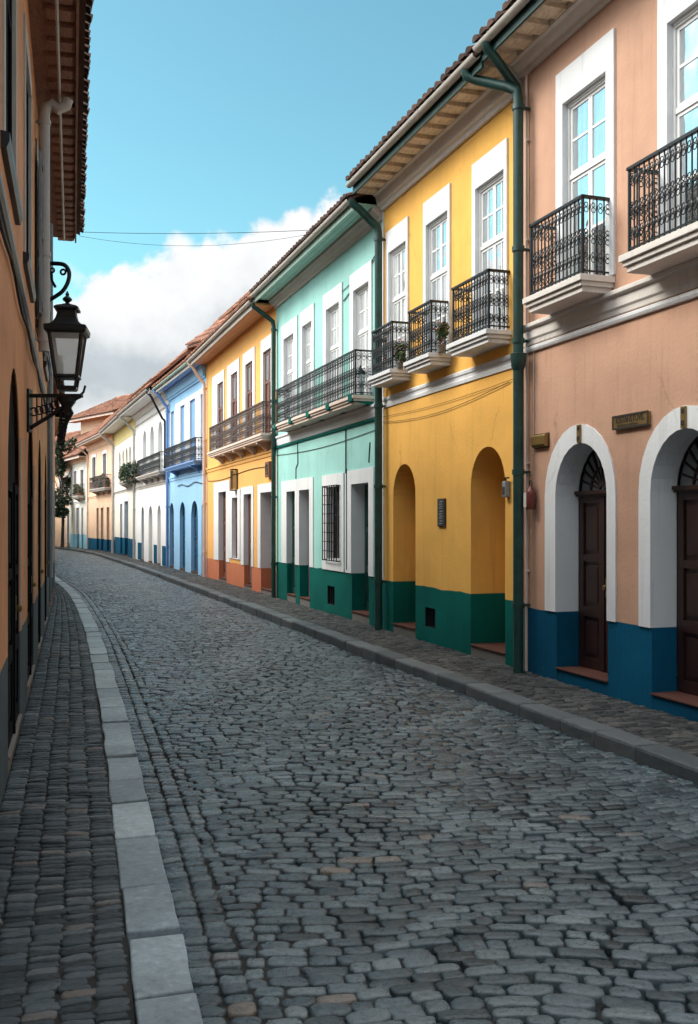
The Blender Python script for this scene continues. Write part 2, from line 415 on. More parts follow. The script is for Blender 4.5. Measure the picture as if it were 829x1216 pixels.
        if kind == 'niche':
            MB().plate(pts, rev, rev+.03).build('panel', pane, W); return W
        if kind == 'shutter':
            g = MB(); y = rev
            for k in range(2):
                a, b = s0+w*k/2+.006, s0+w*(k+1)/2-.006
                g.box(a, b, y+.03, y+.05, z0, zt)
                g.box(a, a+.06, y, y+.029, z0, zt); g.box(b-.06, b, y, y+.029, z0, zt)
                for q in (z0, z0+(zt-z0)*.62, zt-.08): g.box(a+.06, b-.06, y+.001, y+.028, q, q+.08)
            so = g.build('shutter', sash, W)
            MB().box(s0+.07, s1-.07, rev+.012, rev+.0285, z0+(zt-z0)*.62+.1, zt-.1).build('pane', pane, W)
            return W
        g = MB(); y = rev; fr = .036
        zm = z0+(zt-z0)*.60
        g.box(s0, s0+.03, y-.02, y+.05, z0, zt); g.box(s1-.03, s1, y-.02, y+.05, z0, zt); g.box(s0+.03, s1-.03, y-.02, y+.05, zt-.05, zt); g.box(s0+.03, s1-.03, y-.035, y-.021, zt-.03, zt)
        g.box(s0+.03, s1-.03, y-.015, y+.045, zm, zm+.05)
        for k in range(2):
            a, b = s0+.03+(w-.06)*k/2+.003, s0+.03+(w-.06)*(k+1)/2-.003
            for za, zb in ((z0, zm), (zm+.05, zt-.05)):
                g.box(a, a+fr, y, y+.035, za, zb); g.box(b-fr, b, y, y+.035, za, zb)
                g.box(a+fr, b-fr, y+.001, y+.034, za, za+fr); g.box(a+fr, b-fr, y+.001, y+.034, zb-fr, zb)
                rr = max(1, rows//2)
                for i in range(1, rr): zz = za+(zb-za)*i/rr; g.box(a+fr, b-fr, y+.003, y+.03, zz-.014, zz+.014)
                for i in range(1, cols): xx = a+(b-a)*i/cols; g.box(xx-.012, xx+.012, y+.005, y+.028, za+fr, zb-fr)
        g.build('sash', sash, W)
        g = MB(); g.box(s0+.03, s1-.03, y+.012, y+.02, z0, zt-.03); g.build('pane', pane, W)
        return W
    def band(self, name, prof, mat, x0=.004, x1=None):
        return MB().prism(prof, x0, (x1 if x1 else self.L-.004)).build(name, mat, self.r, bevel=.006)
    def string(self, z0, z1, mat='trim', out=.07, dark=None):
        self.band('string_course', [(.001, z0), (-.02, z0), (-.025, z0+.05), (-out*.5, z0+.07), (-out*.5, z1-.06), (-out, z1-.045), (-out, z1), (.001, z1+.02)], mat)
    def roof(self, soffit='rafters', sm='creamwood', rm='rafter', o=.5, slope=24, tile='tile', fascia='whitepaint', gutter='darkgreen', cornice='trimwarm', zt=None, x0=0, x1=None, rows=None, open0=False):
        L = self.L if x1 is None else x1; ze = self.ze; r = self.r; D = self.D
        self.rh = math.tan(R(slope))*D*.5
        if cornice:
            zt = zt or ze-.25
            self.band('cornice', [(.001, zt), (-.05, zt), (-.06, zt+.06), (-.11, zt+.08), (-.15, ze-.09), (-.19, ze-.07), (-.19, ze-.005), (.001, ze-.005)], cornice)
        g = MB().box(x0+.003, L-.003, -o, .05, ze, ze+.025)
        so = g.build('soffit', sm, r)
        if soffit == 'rafters':
            n = max(2, int((L-x0)/.36))
            for i in range(n):
                g = MB()
                x = x0+.12+(L-x0-.24)*i/(n-1)
                g.prism([(-o+.01, ze-.04), (-o+.06, ze-.06), (-.18, ze-.06), (-.18, ze-.001), (-o+.01, ze-.001)], x-.11, x+.11)
                g.build('rafter', rm, so)
        elif soffit == 'planks':
            g = MB(); n = int(o/.11)
            for i in range(n): g.box(x0+.01, L-.01, -o+.02+i*.11, -o+.02+i*.11+.1, ze-.014, ze-.001)
            g.build('soffit_boards', sm, so)
        MB().box(x0+.002, L-.002, -o-.03, -o, ze-.085, ze+.10).build('fascia', fascia, r)
        if gutter:
            yc, zc, rr = -o-.095, ze+.07, .06
            a = [(yc+rr*math.cos(t), zc+rr*math.sin(t)) for t in [math.pi+math.pi*i/8 for i in range(9)]]
            b = [(yc+(rr-.008)*math.cos(t), zc+(rr-.008)*math.sin(t)) for t in [2*math.pi-math.pi*i/8 for i in range(9)]]
            g = MB().prism(a+b, x0+.005, L-.005)
            for x in np.arange(x0+.4, L-.2, .9): g.tube([(x, -o-.02, ze+.1), (x, yc, zc-rr-.006), (x, yc-rr-.006, zc+.01)], .008, 5)
            g.build('gutter', gutter, r, smooth=True)
        # barrel tiles
        y0, zz0 = -o-.13, ze+.10; ta = R(slope); ln = (D*.5-y0)/math.cos(ta); nr = rows or int(ln/.36)
        g = MB(); nc = int((L-x0)/.185); pw = (L-x0)/nc
        for rw in range(nr):
            t0, t1 = ln*rw/nr, ln*(rw+1)/nr+.06
            for c in range(nc):
                xc = x0+pw*(c+.5); jx, jz = random.uniform(-.012, .012), random.uniform(-.006, .012)
                vs = []
                for (t, lift, sc) in ((t0-random.uniform(0, .03), .026+jz, 1.0), (t1, .004+jz, .86)):
                    for k in range(6):
                        a = math.pi*k/5
                        vs.append((xc+jx-pw*.42*sc*math.cos(a), y0+t*math.cos(ta)-(.055*math.sin(a)+lift)*math.sin(ta), zz0+t*math.sin(ta)+(.065*sc*math.sin(a)+lift)*math.cos(ta)))
                g.add(vs, [(k, k+1, 7+k, 6+k) for k in range(5)])
                if rw == 0: g.add(vs[:6], [(0, 1, 2, 3, 4, 5)])
        ty = D+.3; g2 = MB()
        yr, zr = y0+ln*math.cos(ta), zz0+ln*math.sin(ta)
        g2.add([(x0, y0+.03, zz0), (L, y0+.03, zz0), (L, yr, zr), (x0, yr, zr), (x0, ty, zz0), (L, ty, zz0), (x0, y0+.03, zz0-.03), (L, y0+.03, zz0-.03), (L, yr, zr-.05), (x0, yr, zr-.05)],
               [(0, 1, 2, 3), (3, 2, 5, 4), (6, 7, 1, 0), (0, 3, 9, 6), (1, 7, 8, 2), (6, 9, 8, 7)])
        ro = g2.build('roof', 'darktile', r)
        g.build('roof_tiles', tile, ro)
        h = MB(); nn = max(2, int((L-x0)/.4))
        for i in range(nn):
            a, b = x0+(L-x0)*i/nn, x0+(L-x0)*(i+1)/nn+.04
            vs = [(x, yr-.13*math.cos(math.pi*k/6)*q, zr+.02+.12*math.sin(math.pi*k/6)*q) for x, q in ((a, 1.0), (b, .88)) for k in range(7)]
            h.add(vs, [(k, k+1, 8+k, 7+k) for k in range(6)])
        h.build('ridge_tiles', tile, ro)
    def pipe(self, x, o, mat='darkgreen', r=.05, zt=None, zk=None, zb=-.1, out=.10, collar=True, xo=None):
        xo = x if xo is None else xo
        zt = zt or self.ze+.03; zk = zk or self.ze-.42
        pts = [(xo, -o-.1, zt), (xo, -o-.08, zt-.08), (xo+(x-xo)*.12, -o+.02, zt-.14), (xo+(x-xo)*.86, -out-.10, zk+.06), (x, -out-.02, zk), (x, -out, zk-.12), (x, -out, zb)]
        g = MB().tube(pts, r, 12)
        if collar:
            for z in [q for q in (zk-.2, zk-1.9, zk-3.0, 2.4, .8) if q > zb+.05]: g.tube([(x, -out, z-.03), (x, -out, z+.03)], r+.014, 12); g.box(x-.015, x+.015, -out+r*.8, .0, z-.015, z+.015)
        return g.build('downpipe', mat, self.r, smooth=True)
    def balcony(self, x0, x1, z0, zr, o=.31, slab='trim', railm='iron', thick=.13, bands=(.86, .5, .24), corbels=0, sp=.078, fill=True, moulded=True, rr=.024):
        s_ = MB(); T = thick
        for q, a, b in ((0, 0, .34), (.028, .34, .62), (.055, .62, 1.0)):
            k = -.05+q
            s_.box(x0-k-.05, x1+k+.05, -o-k-.05, .001 if q == 0 else 0.0, z0-T+T*a+(.0005 if a else 0), z0-T+T*b)
        B = s_.build('balcony', slab, self.r, bevel=.005)
        if corbels:
            for i in range(corbels):
                c_ = MB()
                x = x0+(x1-x0)*(i+.5)/corbels if corbels > 2 else x0+(x1-x0)*(.15+.7*i)
                pr = [(.001, z0-T-.001), (-o*.95, z0-T-.001), (-o*.95, z0-T-.05), (-o*.6, z0-T-.10), (-o*.25, z0-T-.2), (.001, z0-T-.26)]
                c_.prism(pr, x-.05, x+.05)
                c_.build('corbel', slab, B)
        g = MB(); h = zr-z0
        path = [((x0+.02, -.0), (x0+.02, -o+.02)), ((x0+.02, -o+.02), (x1-.02, -o+.02)), ((x1-.02, -o+.02), (x1-.02, -.0))]
        for pi, (a, b) in enumerate(path):
            ax, ay = a; bx, by = b; ln = math.hypot(bx-ax, by-ay)
            mx, Mx, my, My = min(ax, bx), max(ax, bx), min(ay, by), max(ay, by); e = 0.0 if pi == 1 else -.001
            g.box(mx-.022, Mx+.022, my-.022, My+(.022 if pi == 1 else 0), zr-.028+e, zr+e)
            g.box(mx-.01, Mx+.01, my-.01, My+(.01 if pi == 1 else 0), z0+.045+e, z0+.062+e)
            n = max(2, round(ln/sp))
            for i in range(n+1):
                if pi != 1 and i in (0, n): continue
                x, y = ax+(bx-ax)*i/n, ay+(by-ay)*i/n; t = .0058 if i not in (0, n) else .012
                g.box(x-t, x+t, y-t, y+t, z0, zr-.029)
                for f in bands: g.lathe((x, y, z0+h*f), [(.006, -.04), (.013, -.012), (.013, .012), (.006, .04)], 5)
            if fill:
                axn = 'y' if pi == 1 else 'x'
                for i in range(n):
                    t = (i+.5)/n; x, y = ax+(bx-ax)*t, ay+(by-ay)*t
                    for bi, f in enumerate(bands):
                        for q in ((-.05, 0, .05) if bi == 1 else (-.028, .026)):
                            g.ring((x, y, z0+h*f+q), rr*(1 if q < 0 else .85), .0055, axn, 8, 4, 1.1)
        g.build('railing', railm, B)
        return B

def leaves(mb, c, rad, n, size=.09, squash=(1, 1, 1)):
    for _ in range(n):
        while True:
            p = [random.uniform(-1, 1) for _ in range(3)]
            q = sum(v*v for v in p)
            if .08 < q < 1: break
        p = [c[i]+p[i]*rad*squash[i] for i in range(3)]
        a = Vector((random.gauss(0, 1), random.gauss(0, 1), random.gauss(0, .6))).normalized(); b = a.orthogonal().normalized()
        b.rotate(__import__('mathutils').Quaternion(a, random.uniform(0, 6.28)))
        L_, W_ = size*random.uniform(.7, 1.4), size*random.uniform(.3, .55)
        P = Vector(p)
        mb.add([P-a*L_*.5, P+b*W_*.5, P+a*L_*.5, P-b*W_*.5], [(0, 1, 2, 3)])

GR = 'terraced houses along the right side of the street'
def thing_at(name, label, cat, loc, rz=0, group=None):
    return tag(empty(name, loc, rz), label, cat, group)

# ---- pink house (nearest on the right)
H = House('pink_house', nodes['N1'], nodes['N0'], 'pink stuccoed house with blue base and white arched doorways, nearest on the right', 'house', GR, zd=.77, ze=7.44)
p = H.p; pink = H
a0, a1 = p.u(661), p.u(722); dep = p.depth(661, 687)
H.door(a0, a1, p.z(690, 526), dep, 'darkwood', (a1-a0)/2*1.12, 'trim', stt=.21, fan=True, riser='bluedado', outer=(p.u(648.5), p.u(732.5)))
b0 = p.u(774); b1 = b0+(a1-a0)
H.door(b0, b1, p.z(690, 526), dep, 'darkwood', (a1-a0)/2*1.12, 'trim', sw=.19, stt=.21, fan=True, riser='bluedado')
H.door(b0*2-a0, b1*2-a1, p.z(690, 526), dep, 'darkwood', (a1-a0)/2*1.12, 'trim', sw=.19, stt=.21, fan=True, riser='bluedado')
w0, w1 = p.u(670.5), p.u(722); zb = 4.36
sp = p.u(795)-w0
for k in range(3):
    H.window(w0+sp*k, w1+sp*k, zb, 6.52, .17, .38, .06, 'trim', 'whitewood', 'glass', 1, 4, outer=(p.u(662.5)+sp*k, p.u(731.5)+sp*k))
H.string(3.93, 4.17, 'trimwarm', .09)
H.band('moulding', [(.001, 3.84), (-.03, 3.84), (-.045, 3.87), (-.045, 3.905), (.001, 3.91)], 'trim')
bx0, bx1 = p.u(631, .33), p.u(727)
for k in range(3): H.balcony(bx0+sp*k*1.0, bx1+sp*k*1.0, zb-.02, 5.17, .36, 'trimwarm', 'iron', .17)
H.roof('rafters', 'creamwood', 'rafter', .52, 24, 'darktile', 'darkgreen', 'guttergrey', 'trimwarm', 7.22)
H.pipe(.10, .52, 'darkgreen', .055, zk=7.08, zb=6.86, out=.12, collar=False, xo=p.u(577, .62))
H.build_walls('pink', 'bluedado')
g = MB().tube([(.16, -.03, .0), (.16, -.03, 7.25)], .018, 6); g.tube([(.09, -.05, .0), (.09, -.05, 3.8)], .026, 6)
for z in (1.2, 2.5, 5.2, 6.4): g.box(.13, .19, -.04, .0, z, z+.03)
g.build('conduit', 'pinktrim', H.r)
g = MB().tube([(.30, -.012, 2.62), (.30, -.012, 3.84)], .006, 5); g.build('cable', 'pinktrim', H.r)
def on_wall(P, u, o, z): return P.world(u, o, z)
def plaque(P, pxl, pxr, pyt, pyb, label, mat, th=.03):
    u0, u1 = P.u(pxl), P.u(pxr); pm = (pxl+pxr)/2
    z1, z0 = P.z(pm, pyt), P.z(pm, pyb)
    r = thing_at('plaque', label, 'plaque', on_wall(P, (u0+u1)/2, 0, (z0+z1)/2), P.rz)
    w, h = (u1-u0)/2, (z1-z0)/2
    return r, w, h
def text_mesh(name, txt, size, parent, loc, mat, sx=1.0, ext=.002, bold=0):
    cu = bpy.data.curves.new(name, 'FONT'); cu.body = txt; cu.size = size; cu.align_x = 'CENTER'; cu.align_y = 'CENTER'; cu.extrude = ext; cu.offset = bold
    t = bpy.data.objects.new(name, cu); col.objects.link(t)
    dg = bpy.context.evaluated_depsgraph_get(); me = bpy.data.meshes.new_from_object(t.evaluated_get(dg))
    bpy.data.objects.remove(t); me.materials.clear(); me.materials.append(M[mat])
    o = bpy.data.objects.new(name, me); col.objects.link(o); o.parent = parent
    o.rotation_euler = (R(90), 0, 0); o.location = loc; o.scale = (sx, 1, 1); return o
r, w_, h_ = plaque(p, 731, 773, 491, 508, 'wide brass name plaque with dark lettering between the two arched doorways', 'brass')
h_ *= .95
MB().box(-w_, w_, -.035, 0, -h_, h_).build('board', 'brass', r, bevel=.006)
g = MB(); g.box(-w_-.004, w_+.004, -.041, -.03, h_-.014, h_+.004); g.box(-w_-.004, w_+.004, -.041, -.03, -h_-.004, -h_+.016); g.box(w_-.014, w_+.004, -.0405, -.03, -h_+.016, h_-.014); g.box(-w_-.004, -w_+.012, -.0405, -.03, -h_+.016, h_-.014)
g.build('border', 'bronze', r)
text_mesh('lettering', 'IOSTANSTOVIL', .098, r, (0, -.037, .018), 'letter', w_*2*.80/(.098*6.7), .002, .0015)
g = MB(); x = -w_*.72
while x < w_*.45:
    q = random.uniform(.010, .022); g.box(x, x+q, -.0375, -.0352, -h_*.52-.012, -h_*.52+random.uniform(.004, .014)); x += q+.008
g.build('worn_lettering', 'letter', r)
r, w_, h_ = plaque(p, 636, 652, 516, 531, 'small blank brass box on the pink wall beside the green downpipe', 'brass')
MB().prism([(0, -h_), (-.05, -h_), (-.07, -h_*.6), (-.07, h_*.7), (-.05, h_), (0, h_)], -w_, w_).build('box', 'brass', r, bevel=.008)
MB().box(-w_-.015, w_+.015, -.008, 0, -h_-.012, h_+.012).build('back_plate', 'bronze', r)
for c, lab in (((a0+a1)/2, 'tiny brass number plate on the arch top left of the name plaque'), ((b0+b1)/2, 'tiny brass number plate on the arch top at the right edge')):
    zt = p.z(690, 526)
    r = thing_at('number_plate', lab, 'number plate', on_wall(p, c, .018, zt+.10), p.rz, 'number plates over the arches')
    MB().box(-.035, .035, -.02, 0, -.10, .10).build('plate', 'brass', r, bevel=.004)
    g = MB(); g.box(-.02, .02, -.026, -.021, .04, .08); g.box(-.022, .022, -.026, -.021, -.075, -.03); g.build('mark', 'letter', r)
# red fixture by the downpipe
u = p.u(636.5); z0 = p.z(636, 605)
r = thing_at('wall_bell', 'dark red bottle shaped bell fixture on the pink wall left of the first arch', 'bell', on_wall(p, u, 0, z0), p.rz)
MB().lathe((0, -.07, .0), [(.05, 0), (.06, .015), (.06, .19), (.05, .23), (.025, .26), (.02, .285)], 12).build('body', 'redpaint', r, smooth=True)
MB().plate([(-.055, .03), (.0, .03), (.0, .20), (-.055, .20)], -.136, -.127).build('label_plate', 'trimwarm', r)
g = MB().ring((0, -.07, .315), .028, .007, 'y', 12, 5); g.box(-.012, .012, -.075, .0, .1, .12); g.build('ring', 'iron', r)

# ---- yellow house
H = House('yellow_house', nodes['N2'], nodes['N1'], 'yellow house with dark green base, two arched niches and three small balconies', 'house', GR, zd=.82, ze=7.38)
p = H.p; yellow = H
for (x0, x1, yt, cpx) in ((559, 600, 530, 580), (467, 493.5, 551, 479)):
    s0, s1 = p.u(x0), p.u(x1); H.door(s0, s1, p.z(cpx, yt), .80, 'yellow', (s1-s0)/2*1.05, None, step=.14, style='plain')
for x0, x1, xi0, xi1, c in ((562.5, 604, 566.5, 600.5, 'glass'), (504.5, 536, 507.5, 533.5, 'glass'), (460, 486, 463, 483.7, 'curtain')):
    H.window(p.u(xi0), p.u(xi1), 4.20, 6.28, .1, .36, .05, 'trim', 'whitewood', c, 2, 4, outer=(p.u(x0), p.u(x1)))
H.string(3.72, 3.89, 'trim', .03)
for x0, x1 in ((538.5, 606), (486.5, 535), (443, 487)):
    u1 = p.u(x1); u0 = p.u(x0, .28); H.balcony(max(u0, .01), u1, 4.20, 4.96, .31, 'trim', 'iron', .16, bands=(.84, .5, .2))
v = p.u(505), p.u(517); H.vents.append(dict(s=v, z=(p.z(511, 745), p.z(511, 722))))
H.roof('rafters', 'creamwood', 'rafter', .52, 24, 'darktile', 'darkgreen', 'guttergrey', 'trimwarm', 7.06)
H.build_walls('yellow', 'greendado')
H.pipe(p.u(615.5, .16), .5, 'darkgreen', .062, zk=6.98, zb=-.15, out=.16, xo=p.u(551, .62))
MB().lathe((p.u(615.5, .16), -.16, 3.62), [(.065, 0), (.085, .05), (.095, .14), (.10, .2), (.07, .21)], 10).build('rain_hopper', 'darkgreen', H.r, smooth=True)
g = MB().box(.01, .055, -.02, .001, .82, 7.05).build('edge_strip', 'trim', H.r)
pc = [(H.L-.3, -.02, 3.50), (H.L*.6, -.02, 3.42), (H.L*.45, -.02, 3.36), (H.L*.25, -.02, 3.44), (.06, -.02, 3.42)]
MB().tube([(H.L-.3+(.06-H.L+.3)*i/24, -.02, 3.56-.13*math.sin(math.pi*i/24*.95)-.05*i/24) for i in range(25)], .0045, 5).build('cable', 'cable', H.r)
MB().tube([(H.L-.2+(.06-H.L+.2)*i/24, -.02, 3.58-.05*math.sin(math.pi*i/24)) for i in range(25)], .0035, 5).build('cable', 'cable', H.r)
r, w_, h_ = plaque(p, 521.5, 530, 592, 625, 'tall narrow black plaque with grey symbols between the yellow arches', 'bronze')
MB().box(-w_, w_, -.03, 0, -h_, h_).build('board', 'bronze', r, bevel=.005)
g = MB()
for zc, hh in ((.70, .16), (.38, .11), (.0, .16), (-.34, .13), (-.70, .16)):
    g.box(-w_*.5, w_*.35, -.034, -.031, (zc-hh*.9)*h_, (zc-hh*.4)*h_); g.box(-w_*.3, w_*.5, -.034, -.031, (zc+hh*.2)*h_, (zc+hh*.8)*h_)
g.build('symbols', 'shutgrey', r)
r = thing_at('wall_fixture', 'small grey metal meter box on the yellow wall right of the arch', 'meter', on_wall(p, p.u(604), 0, p.z(604, 580)), p.rz)
MB().box(-.05, .05, -.07, 0, -.11, .09).build('case', 'shutgrey', r, bevel=.01)
g = MB().tube([(0, -.03, .09), (0, -.05, .13), (.10, -.05, .13)], .012, 6); g.box(-.03, .03, -.075, -.0705, -.08, .02); g.build('bracket', 'bronze', r)

def potted(P, u, o, z, label, rad=.16, n=130, flower=0, leafm='leaf', h=.22, size=.08):
    r = thing_at('potted_plant', label, 'plant', on_wall(P, u, o, z), P.rz, 'potted plants on the balconies')
    MB().lathe((0, 0, 0), [(.05, 0), (.065, .09), (.072, .09), (.072, .11), (.06, .11)], 10).build('pot', 'greystep', r, smooth=True)
    m = MB()
    for k in range(4): leaves(m, (random.uniform(-.4, .4)*rad, random.uniform(-.3, .3)*rad*.5, h+random.uniform(-.05, .12)), rad*random.uniform(.6, .9), n//4, size, (1, .55, 1))
    f = m.build('foliage', leafm, r)
    g = MB()
    for k in range(5): g.tube([(0, 0, .14), (random.uniform(-.5, .5)*rad, random.uniform(-.3, .3)*rad, h)], .006, 4)
    g.build('stem', 'bark', r)
    if flower:
        m = MB(); leaves(m, (0, 0, h+.08), rad, flower, .05, (1, .6, 1)); m.build('flowers', 'petal', r)
potted(p, p.u(523, .2), .19, 4.20, 'potted plant with pink flowers on the middle yellow balcony', .17, 150, 40)
potted(p, p.u(474, .2), .19, 4.20, 'potted plant with red flowers on the leftmost yellow balcony', .19, 200, 30)

# ---- teal house
H = House('teal_house', nodes['N3'], nodes['N2'], 'teal house with dark green base, long balcony and barred window', 'house', GR, zd=.85, ze=7.14)
p = H.p; teal = H
for x0, x1, xi0, xi1 in ((416.8, 442.7, 421, 439.5), (385, 407.5, 388.5, 404), (357.6, 374, 360, 371.5), (335.4, 354, 338, 350)):
    H.window(p.u(xi0), p.u(xi1), 4.0, 6.05, .12, .33, .07, 'trim', 'whitewood', 'curtain', 1, 4, outer=(p.u(x0), p.u(x1)))
s0, s1 = p.u(418), p.u(438.5)
H.door(s0, s1, 2.50, p.depth(418, 433), 'greenwood', 0, 'trim', outer=(p.u(411), p.u(444.5)), stt=.26, step=.16)
s0, s1 = p.u(341), p.u(351); dd = p.depth(356, 366)
H.door(s0, s1, 2.50, .12, 'greenwood', 0, 'trim', outer=(p.u(335), p.u(353.4)), stt=.25, step=.16)
s0, s1 = p.u(356), p.u(368)
H.door(s0, s1, 2.50, dd, 'greywood', 0, 'trim', outer=(p.u(353.6), p.u(372.5)), stt=.25, step=.16)
W = H.window(p.u(389.5), p.u(405), 1.08, 2.50, .1, .24, .14, 'trim', 'blackwood', 'darkglass', 2, 4, outer=(p.u(384), p.u(409.5)))
a, b = p.u(389.5), p.u(405); g = MB()
for i in range(7): x = a-.03+(b-a+.06)*i/6; g.box(x-.009, x+.009, -.115, -.097, 1.04, 2.52)
for i in range(9): z = 1.05+1.46*i/8; g.box(a-.04, b+.04, -.096, -.084, z-.008, z+.008)
for x in (a-.04, b+.04):
    for z in (1.05, 2.5): g.box(x-.012, x+.012, -.11, -.028, z-.012, z+.012)
g.build('window_bars', 'iron', W)
MB().box(p.u(384), p.u(409.5), -.028, .001, .852, 1.078).build('apron', 'trim', H.r)
H.string(3.62, 3.84, 'trim', .06)
H.band('moulding', [(.001, 3.55), (-.03, 3.55), (-.04, 3.57), (-.04, 3.60), (.001, 3.61)], 'greendado')
H.balcony(p.u(328, .33), p.u(443), 4.0, 4.80, .34, 'pinktrim', 'iron', .15, corbels=0, sp=.10, rr=.036)
for k in (.02, .26, .50, .745, .985):
    g = MB(); x = p.u(328, .33)+(p.u(443)-p.u(328, .33))*k; g.prism([(.001, 3.845), (-.10, 3.845), (-.40, 3.9), (-.405, 4.02), (.001, 4.02)], x-.10, x+.10)
    g.build('corbel', 'greendado', H.r)
v = p.u(389), p.u(397.5); H.vents.append(dict(s=v, z=(p.z(393, 718), p.z(393, 696))))
H.roof('planks', 'tealpaint', None, .50, 24, 'darktile', 'palegreen', 'guttergrey', 'stonetrim', 6.92)
H.build_walls('teal', 'greendado')
H.pipe(p.u(449.5, .13), .5, 'darkgreen', .065, zk=6.75, zb=-.15, out=.13)
H.pipe(.10, .5, 'darkgreen', .055, zk=6.6, zb=-.15, out=.09, zt=7.0)
g = MB().tube([(p.u(411.8), -.02, 2.72), (p.u(411.8), -.02, 3.56)], .013, 5); g.tube([(p.u(413), -.025, .9), (p.u(413), -.025, 2.8)], .010, 5)
g.tube([(p.u(354), -.012, 3.55), (p.u(354)+.02, -.012, 3.1), (p.u(352), -.012, 3.0), (p.u(352), -.012, 2.76)], .011, 5)
g.tube([(p.u(440), -.012, 3.2), (p.u(439)-.02, -.012, 2.85)], .011, 5)
g.tube([(.1+(H.L-.3)*i/20, -.012, 3.40-.08*math.sin(math.pi*i/20)) for i in range(21)], .006, 5)
g.tube([(H.L-.2-1.9*i/12, -.015, 6.5-.5*(i/12)**.7) for i in range(13)], .010, 5)
g.tube([(H.L-.2-3.2*i/12, -.015, 6.35-.25*(i/12)) for i in range(13)], .007, 5)
g.build('cable', 'cable', H.r)
r = thing_at('lantern', 'small white lantern with a black cap standing on the teal balcony', 'lantern', on_wall(p, p.u(428, .2), .2, 4.0), p.rz)
MB().lathe((0, 0, 0), [(.07, 0), (.075, .02), (.06, .03), (.085, .36), (.08, .38)], 10).build('body', 'trim', r)
MB().lathe((0, 0, .38), [(.10, 0), (.085, .05), (.04, .10), (.02, .13), (.012, .16)], 10).build('cap', 'iron', r, smooth=True)

# ---- orange house
H = House('orange_house', nodes['N4'], nodes['N3'], 'orange house with red base, brown shuttered windows and corbelled balcony', 'house', GR, zd=.62, ze=7.02)
p = H.p; orange = H
for x0, x1, xi0, xi1 in ((311, 325.5, 313.5, 323), (289.5, 303.5, 292.5, 301), (271, 285, 275, 283), (253, 267, 259, 266)):
    H.window(p.u(xi0), p.u(xi1), 3.95, 6.08, .15, .33, .025, 'trim', 'brownwood', 'glass', outer=(p.u(x0), p.u(x1)), kind='shutter')
H.door(p.u(310), p.u(323), 2.55, p.depth(310, 322), 'brownwood', 0, 'trim', outer=(p.u(306.5), p.u(327)), stt=.22, step=.12)
H.door(p.u(290), p.u(299), 2.56, .12, 'brownwood', 0, 'trim', outer=(p.u(286.5), p.u(301.5)), stt=.2, step=.1, style='louvre')
H.window(p.u(276.5), p.u(283), .75, 2.50, .1, .22, .09, 'trim', 'brownwood', 'brownwood', outer=(p.u(273.5), p.u(286)), kind='shutter')
H.door(p.u(260), p.u(269), 2.72, .14, 'brownwood', 0, 'trim', outer=(p.u(254.5), p.u(273)), stt=.32, step=.1)
H.string(3.42, 3.56, 'orange', .05)
H.balcony(p.u(248.6, .33), p.u(328), 3.93, 4.70, .34, 'pinktrim', 'browniron', .16, corbels=5, sp=.12, rr=.042)
H.roof('planks', 'orangepaint', None, .52, 30, 'tile', 'stonetrim', 'guttergrey', None, None)
H.build_walls('orange', 'reddado')
H.pipe(.12, .5, 'pinktrim', .055, zk=6.4, zb=-.1, out=.09)
def tile_patch(H, a, b_, c, d, nc, nr, mat='tile'):
    # a small tiled roof plane: a,b along its eave, c,d above them, with board and barge underneath
    A_, B_, C_, D_ = map(Vector, (a, b_, c, d)); g = MB()
    P_ = lambda s_, t_: (A_*(1-s_)+B_*s_)*(1-t_)+(D_*(1-s_)+C_*s_)*t_
    n_ = (B_-A_).cross(D_-A_).normalized()
    if n_.z < 0: n_ = -n_
    for r_ in range(nr):
        for q in range(nc):
            vs = []
            for t_, l_ in ((r_/nr, .03), (min(1, (r_+1.12)/nr), .004)):
                for k in range(6):
                    an = math.pi*k/5; vs.append(P_((q+.5-.46*math.cos(an))/nc, t_)+n_*(.065*math.sin(an)+l_+random.uniform(0, .008)))
            g.add(vs, [(k, k+1, 7+k, 6+k) for k in range(5)])
            if r_ == 0: g.add(vs[:6], [(0, 1, 2, 3, 4, 5)])
    o = MB(); lo = -n_*.07
    o.add([A_, B_, C_, D_, A_+lo, B_+lo, C_+lo, D_+lo], [(0, 1, 2, 3), (7, 6, 5, 4), (0, 4, 5, 1), (1, 5, 6, 2), (2, 6, 7, 3), (3, 7, 4, 0)])
    o.add([A_+lo, D_+lo, Vector((D_.x, D_.y, H.ze)), Vector((A_.x, A_.y, H.ze+.05))], [(0, 1, 2, 3)])
    r_ = o.build('raised_roof', 'darkrafter', H.r); g.build('roof_tiles', mat, r_)
tile_patch(H, (-.25, -.62, 7.62), (3.4, -.64, 7.16), (3.6, 2.0, 8.9), (-.25, 1.6, 9.3), 18, 7)
g = MB().tube([(.3+(H.L-.6)*i/20, -.012, 3.15-.06*math.sin(math.pi*i/20*2)) for i in range(21)], .009, 5).build('cable', 'cable', H.r)
r = thing_at('wall_lantern', 'narrow dark wall lantern on the orange wall', 'lamp', on_wall(p, p.u(281.5), 0, p.z(281.5, 570)), p.rz)
MB().box(-.10, .10, -.16, -.02, -.26, .26).build('glass_body', 'darkglass', r)
g = MB()
for x in (-.11, .09):
    for y in (-.17, -.03): g.box(x, x+.02, y, y+.02, -.28, .28)
g.box(-.12, .12, -.18, .0, .28, .31); g.box(-.12, .12, -.18, .0, -.31, -.28); g.box(-.05, .05, -.02, 0, -.2, .2); g.build('frame', 'iron', r)
r = thing_at('meter_box', 'square brown meter box high on the orange wall by the teal house', 'meter box', on_wall(p, p.u(321.5), 0, p.z(321.5, 557.5)), p.rz)
MB().box(-.20, .20, -.10, 0, -.19, .19).build('case', 'brownwood', r, bevel=.01); MB().box(-.13, .13, -.108, -.101, -.12, .12).build('lid', 'darkglass', r)

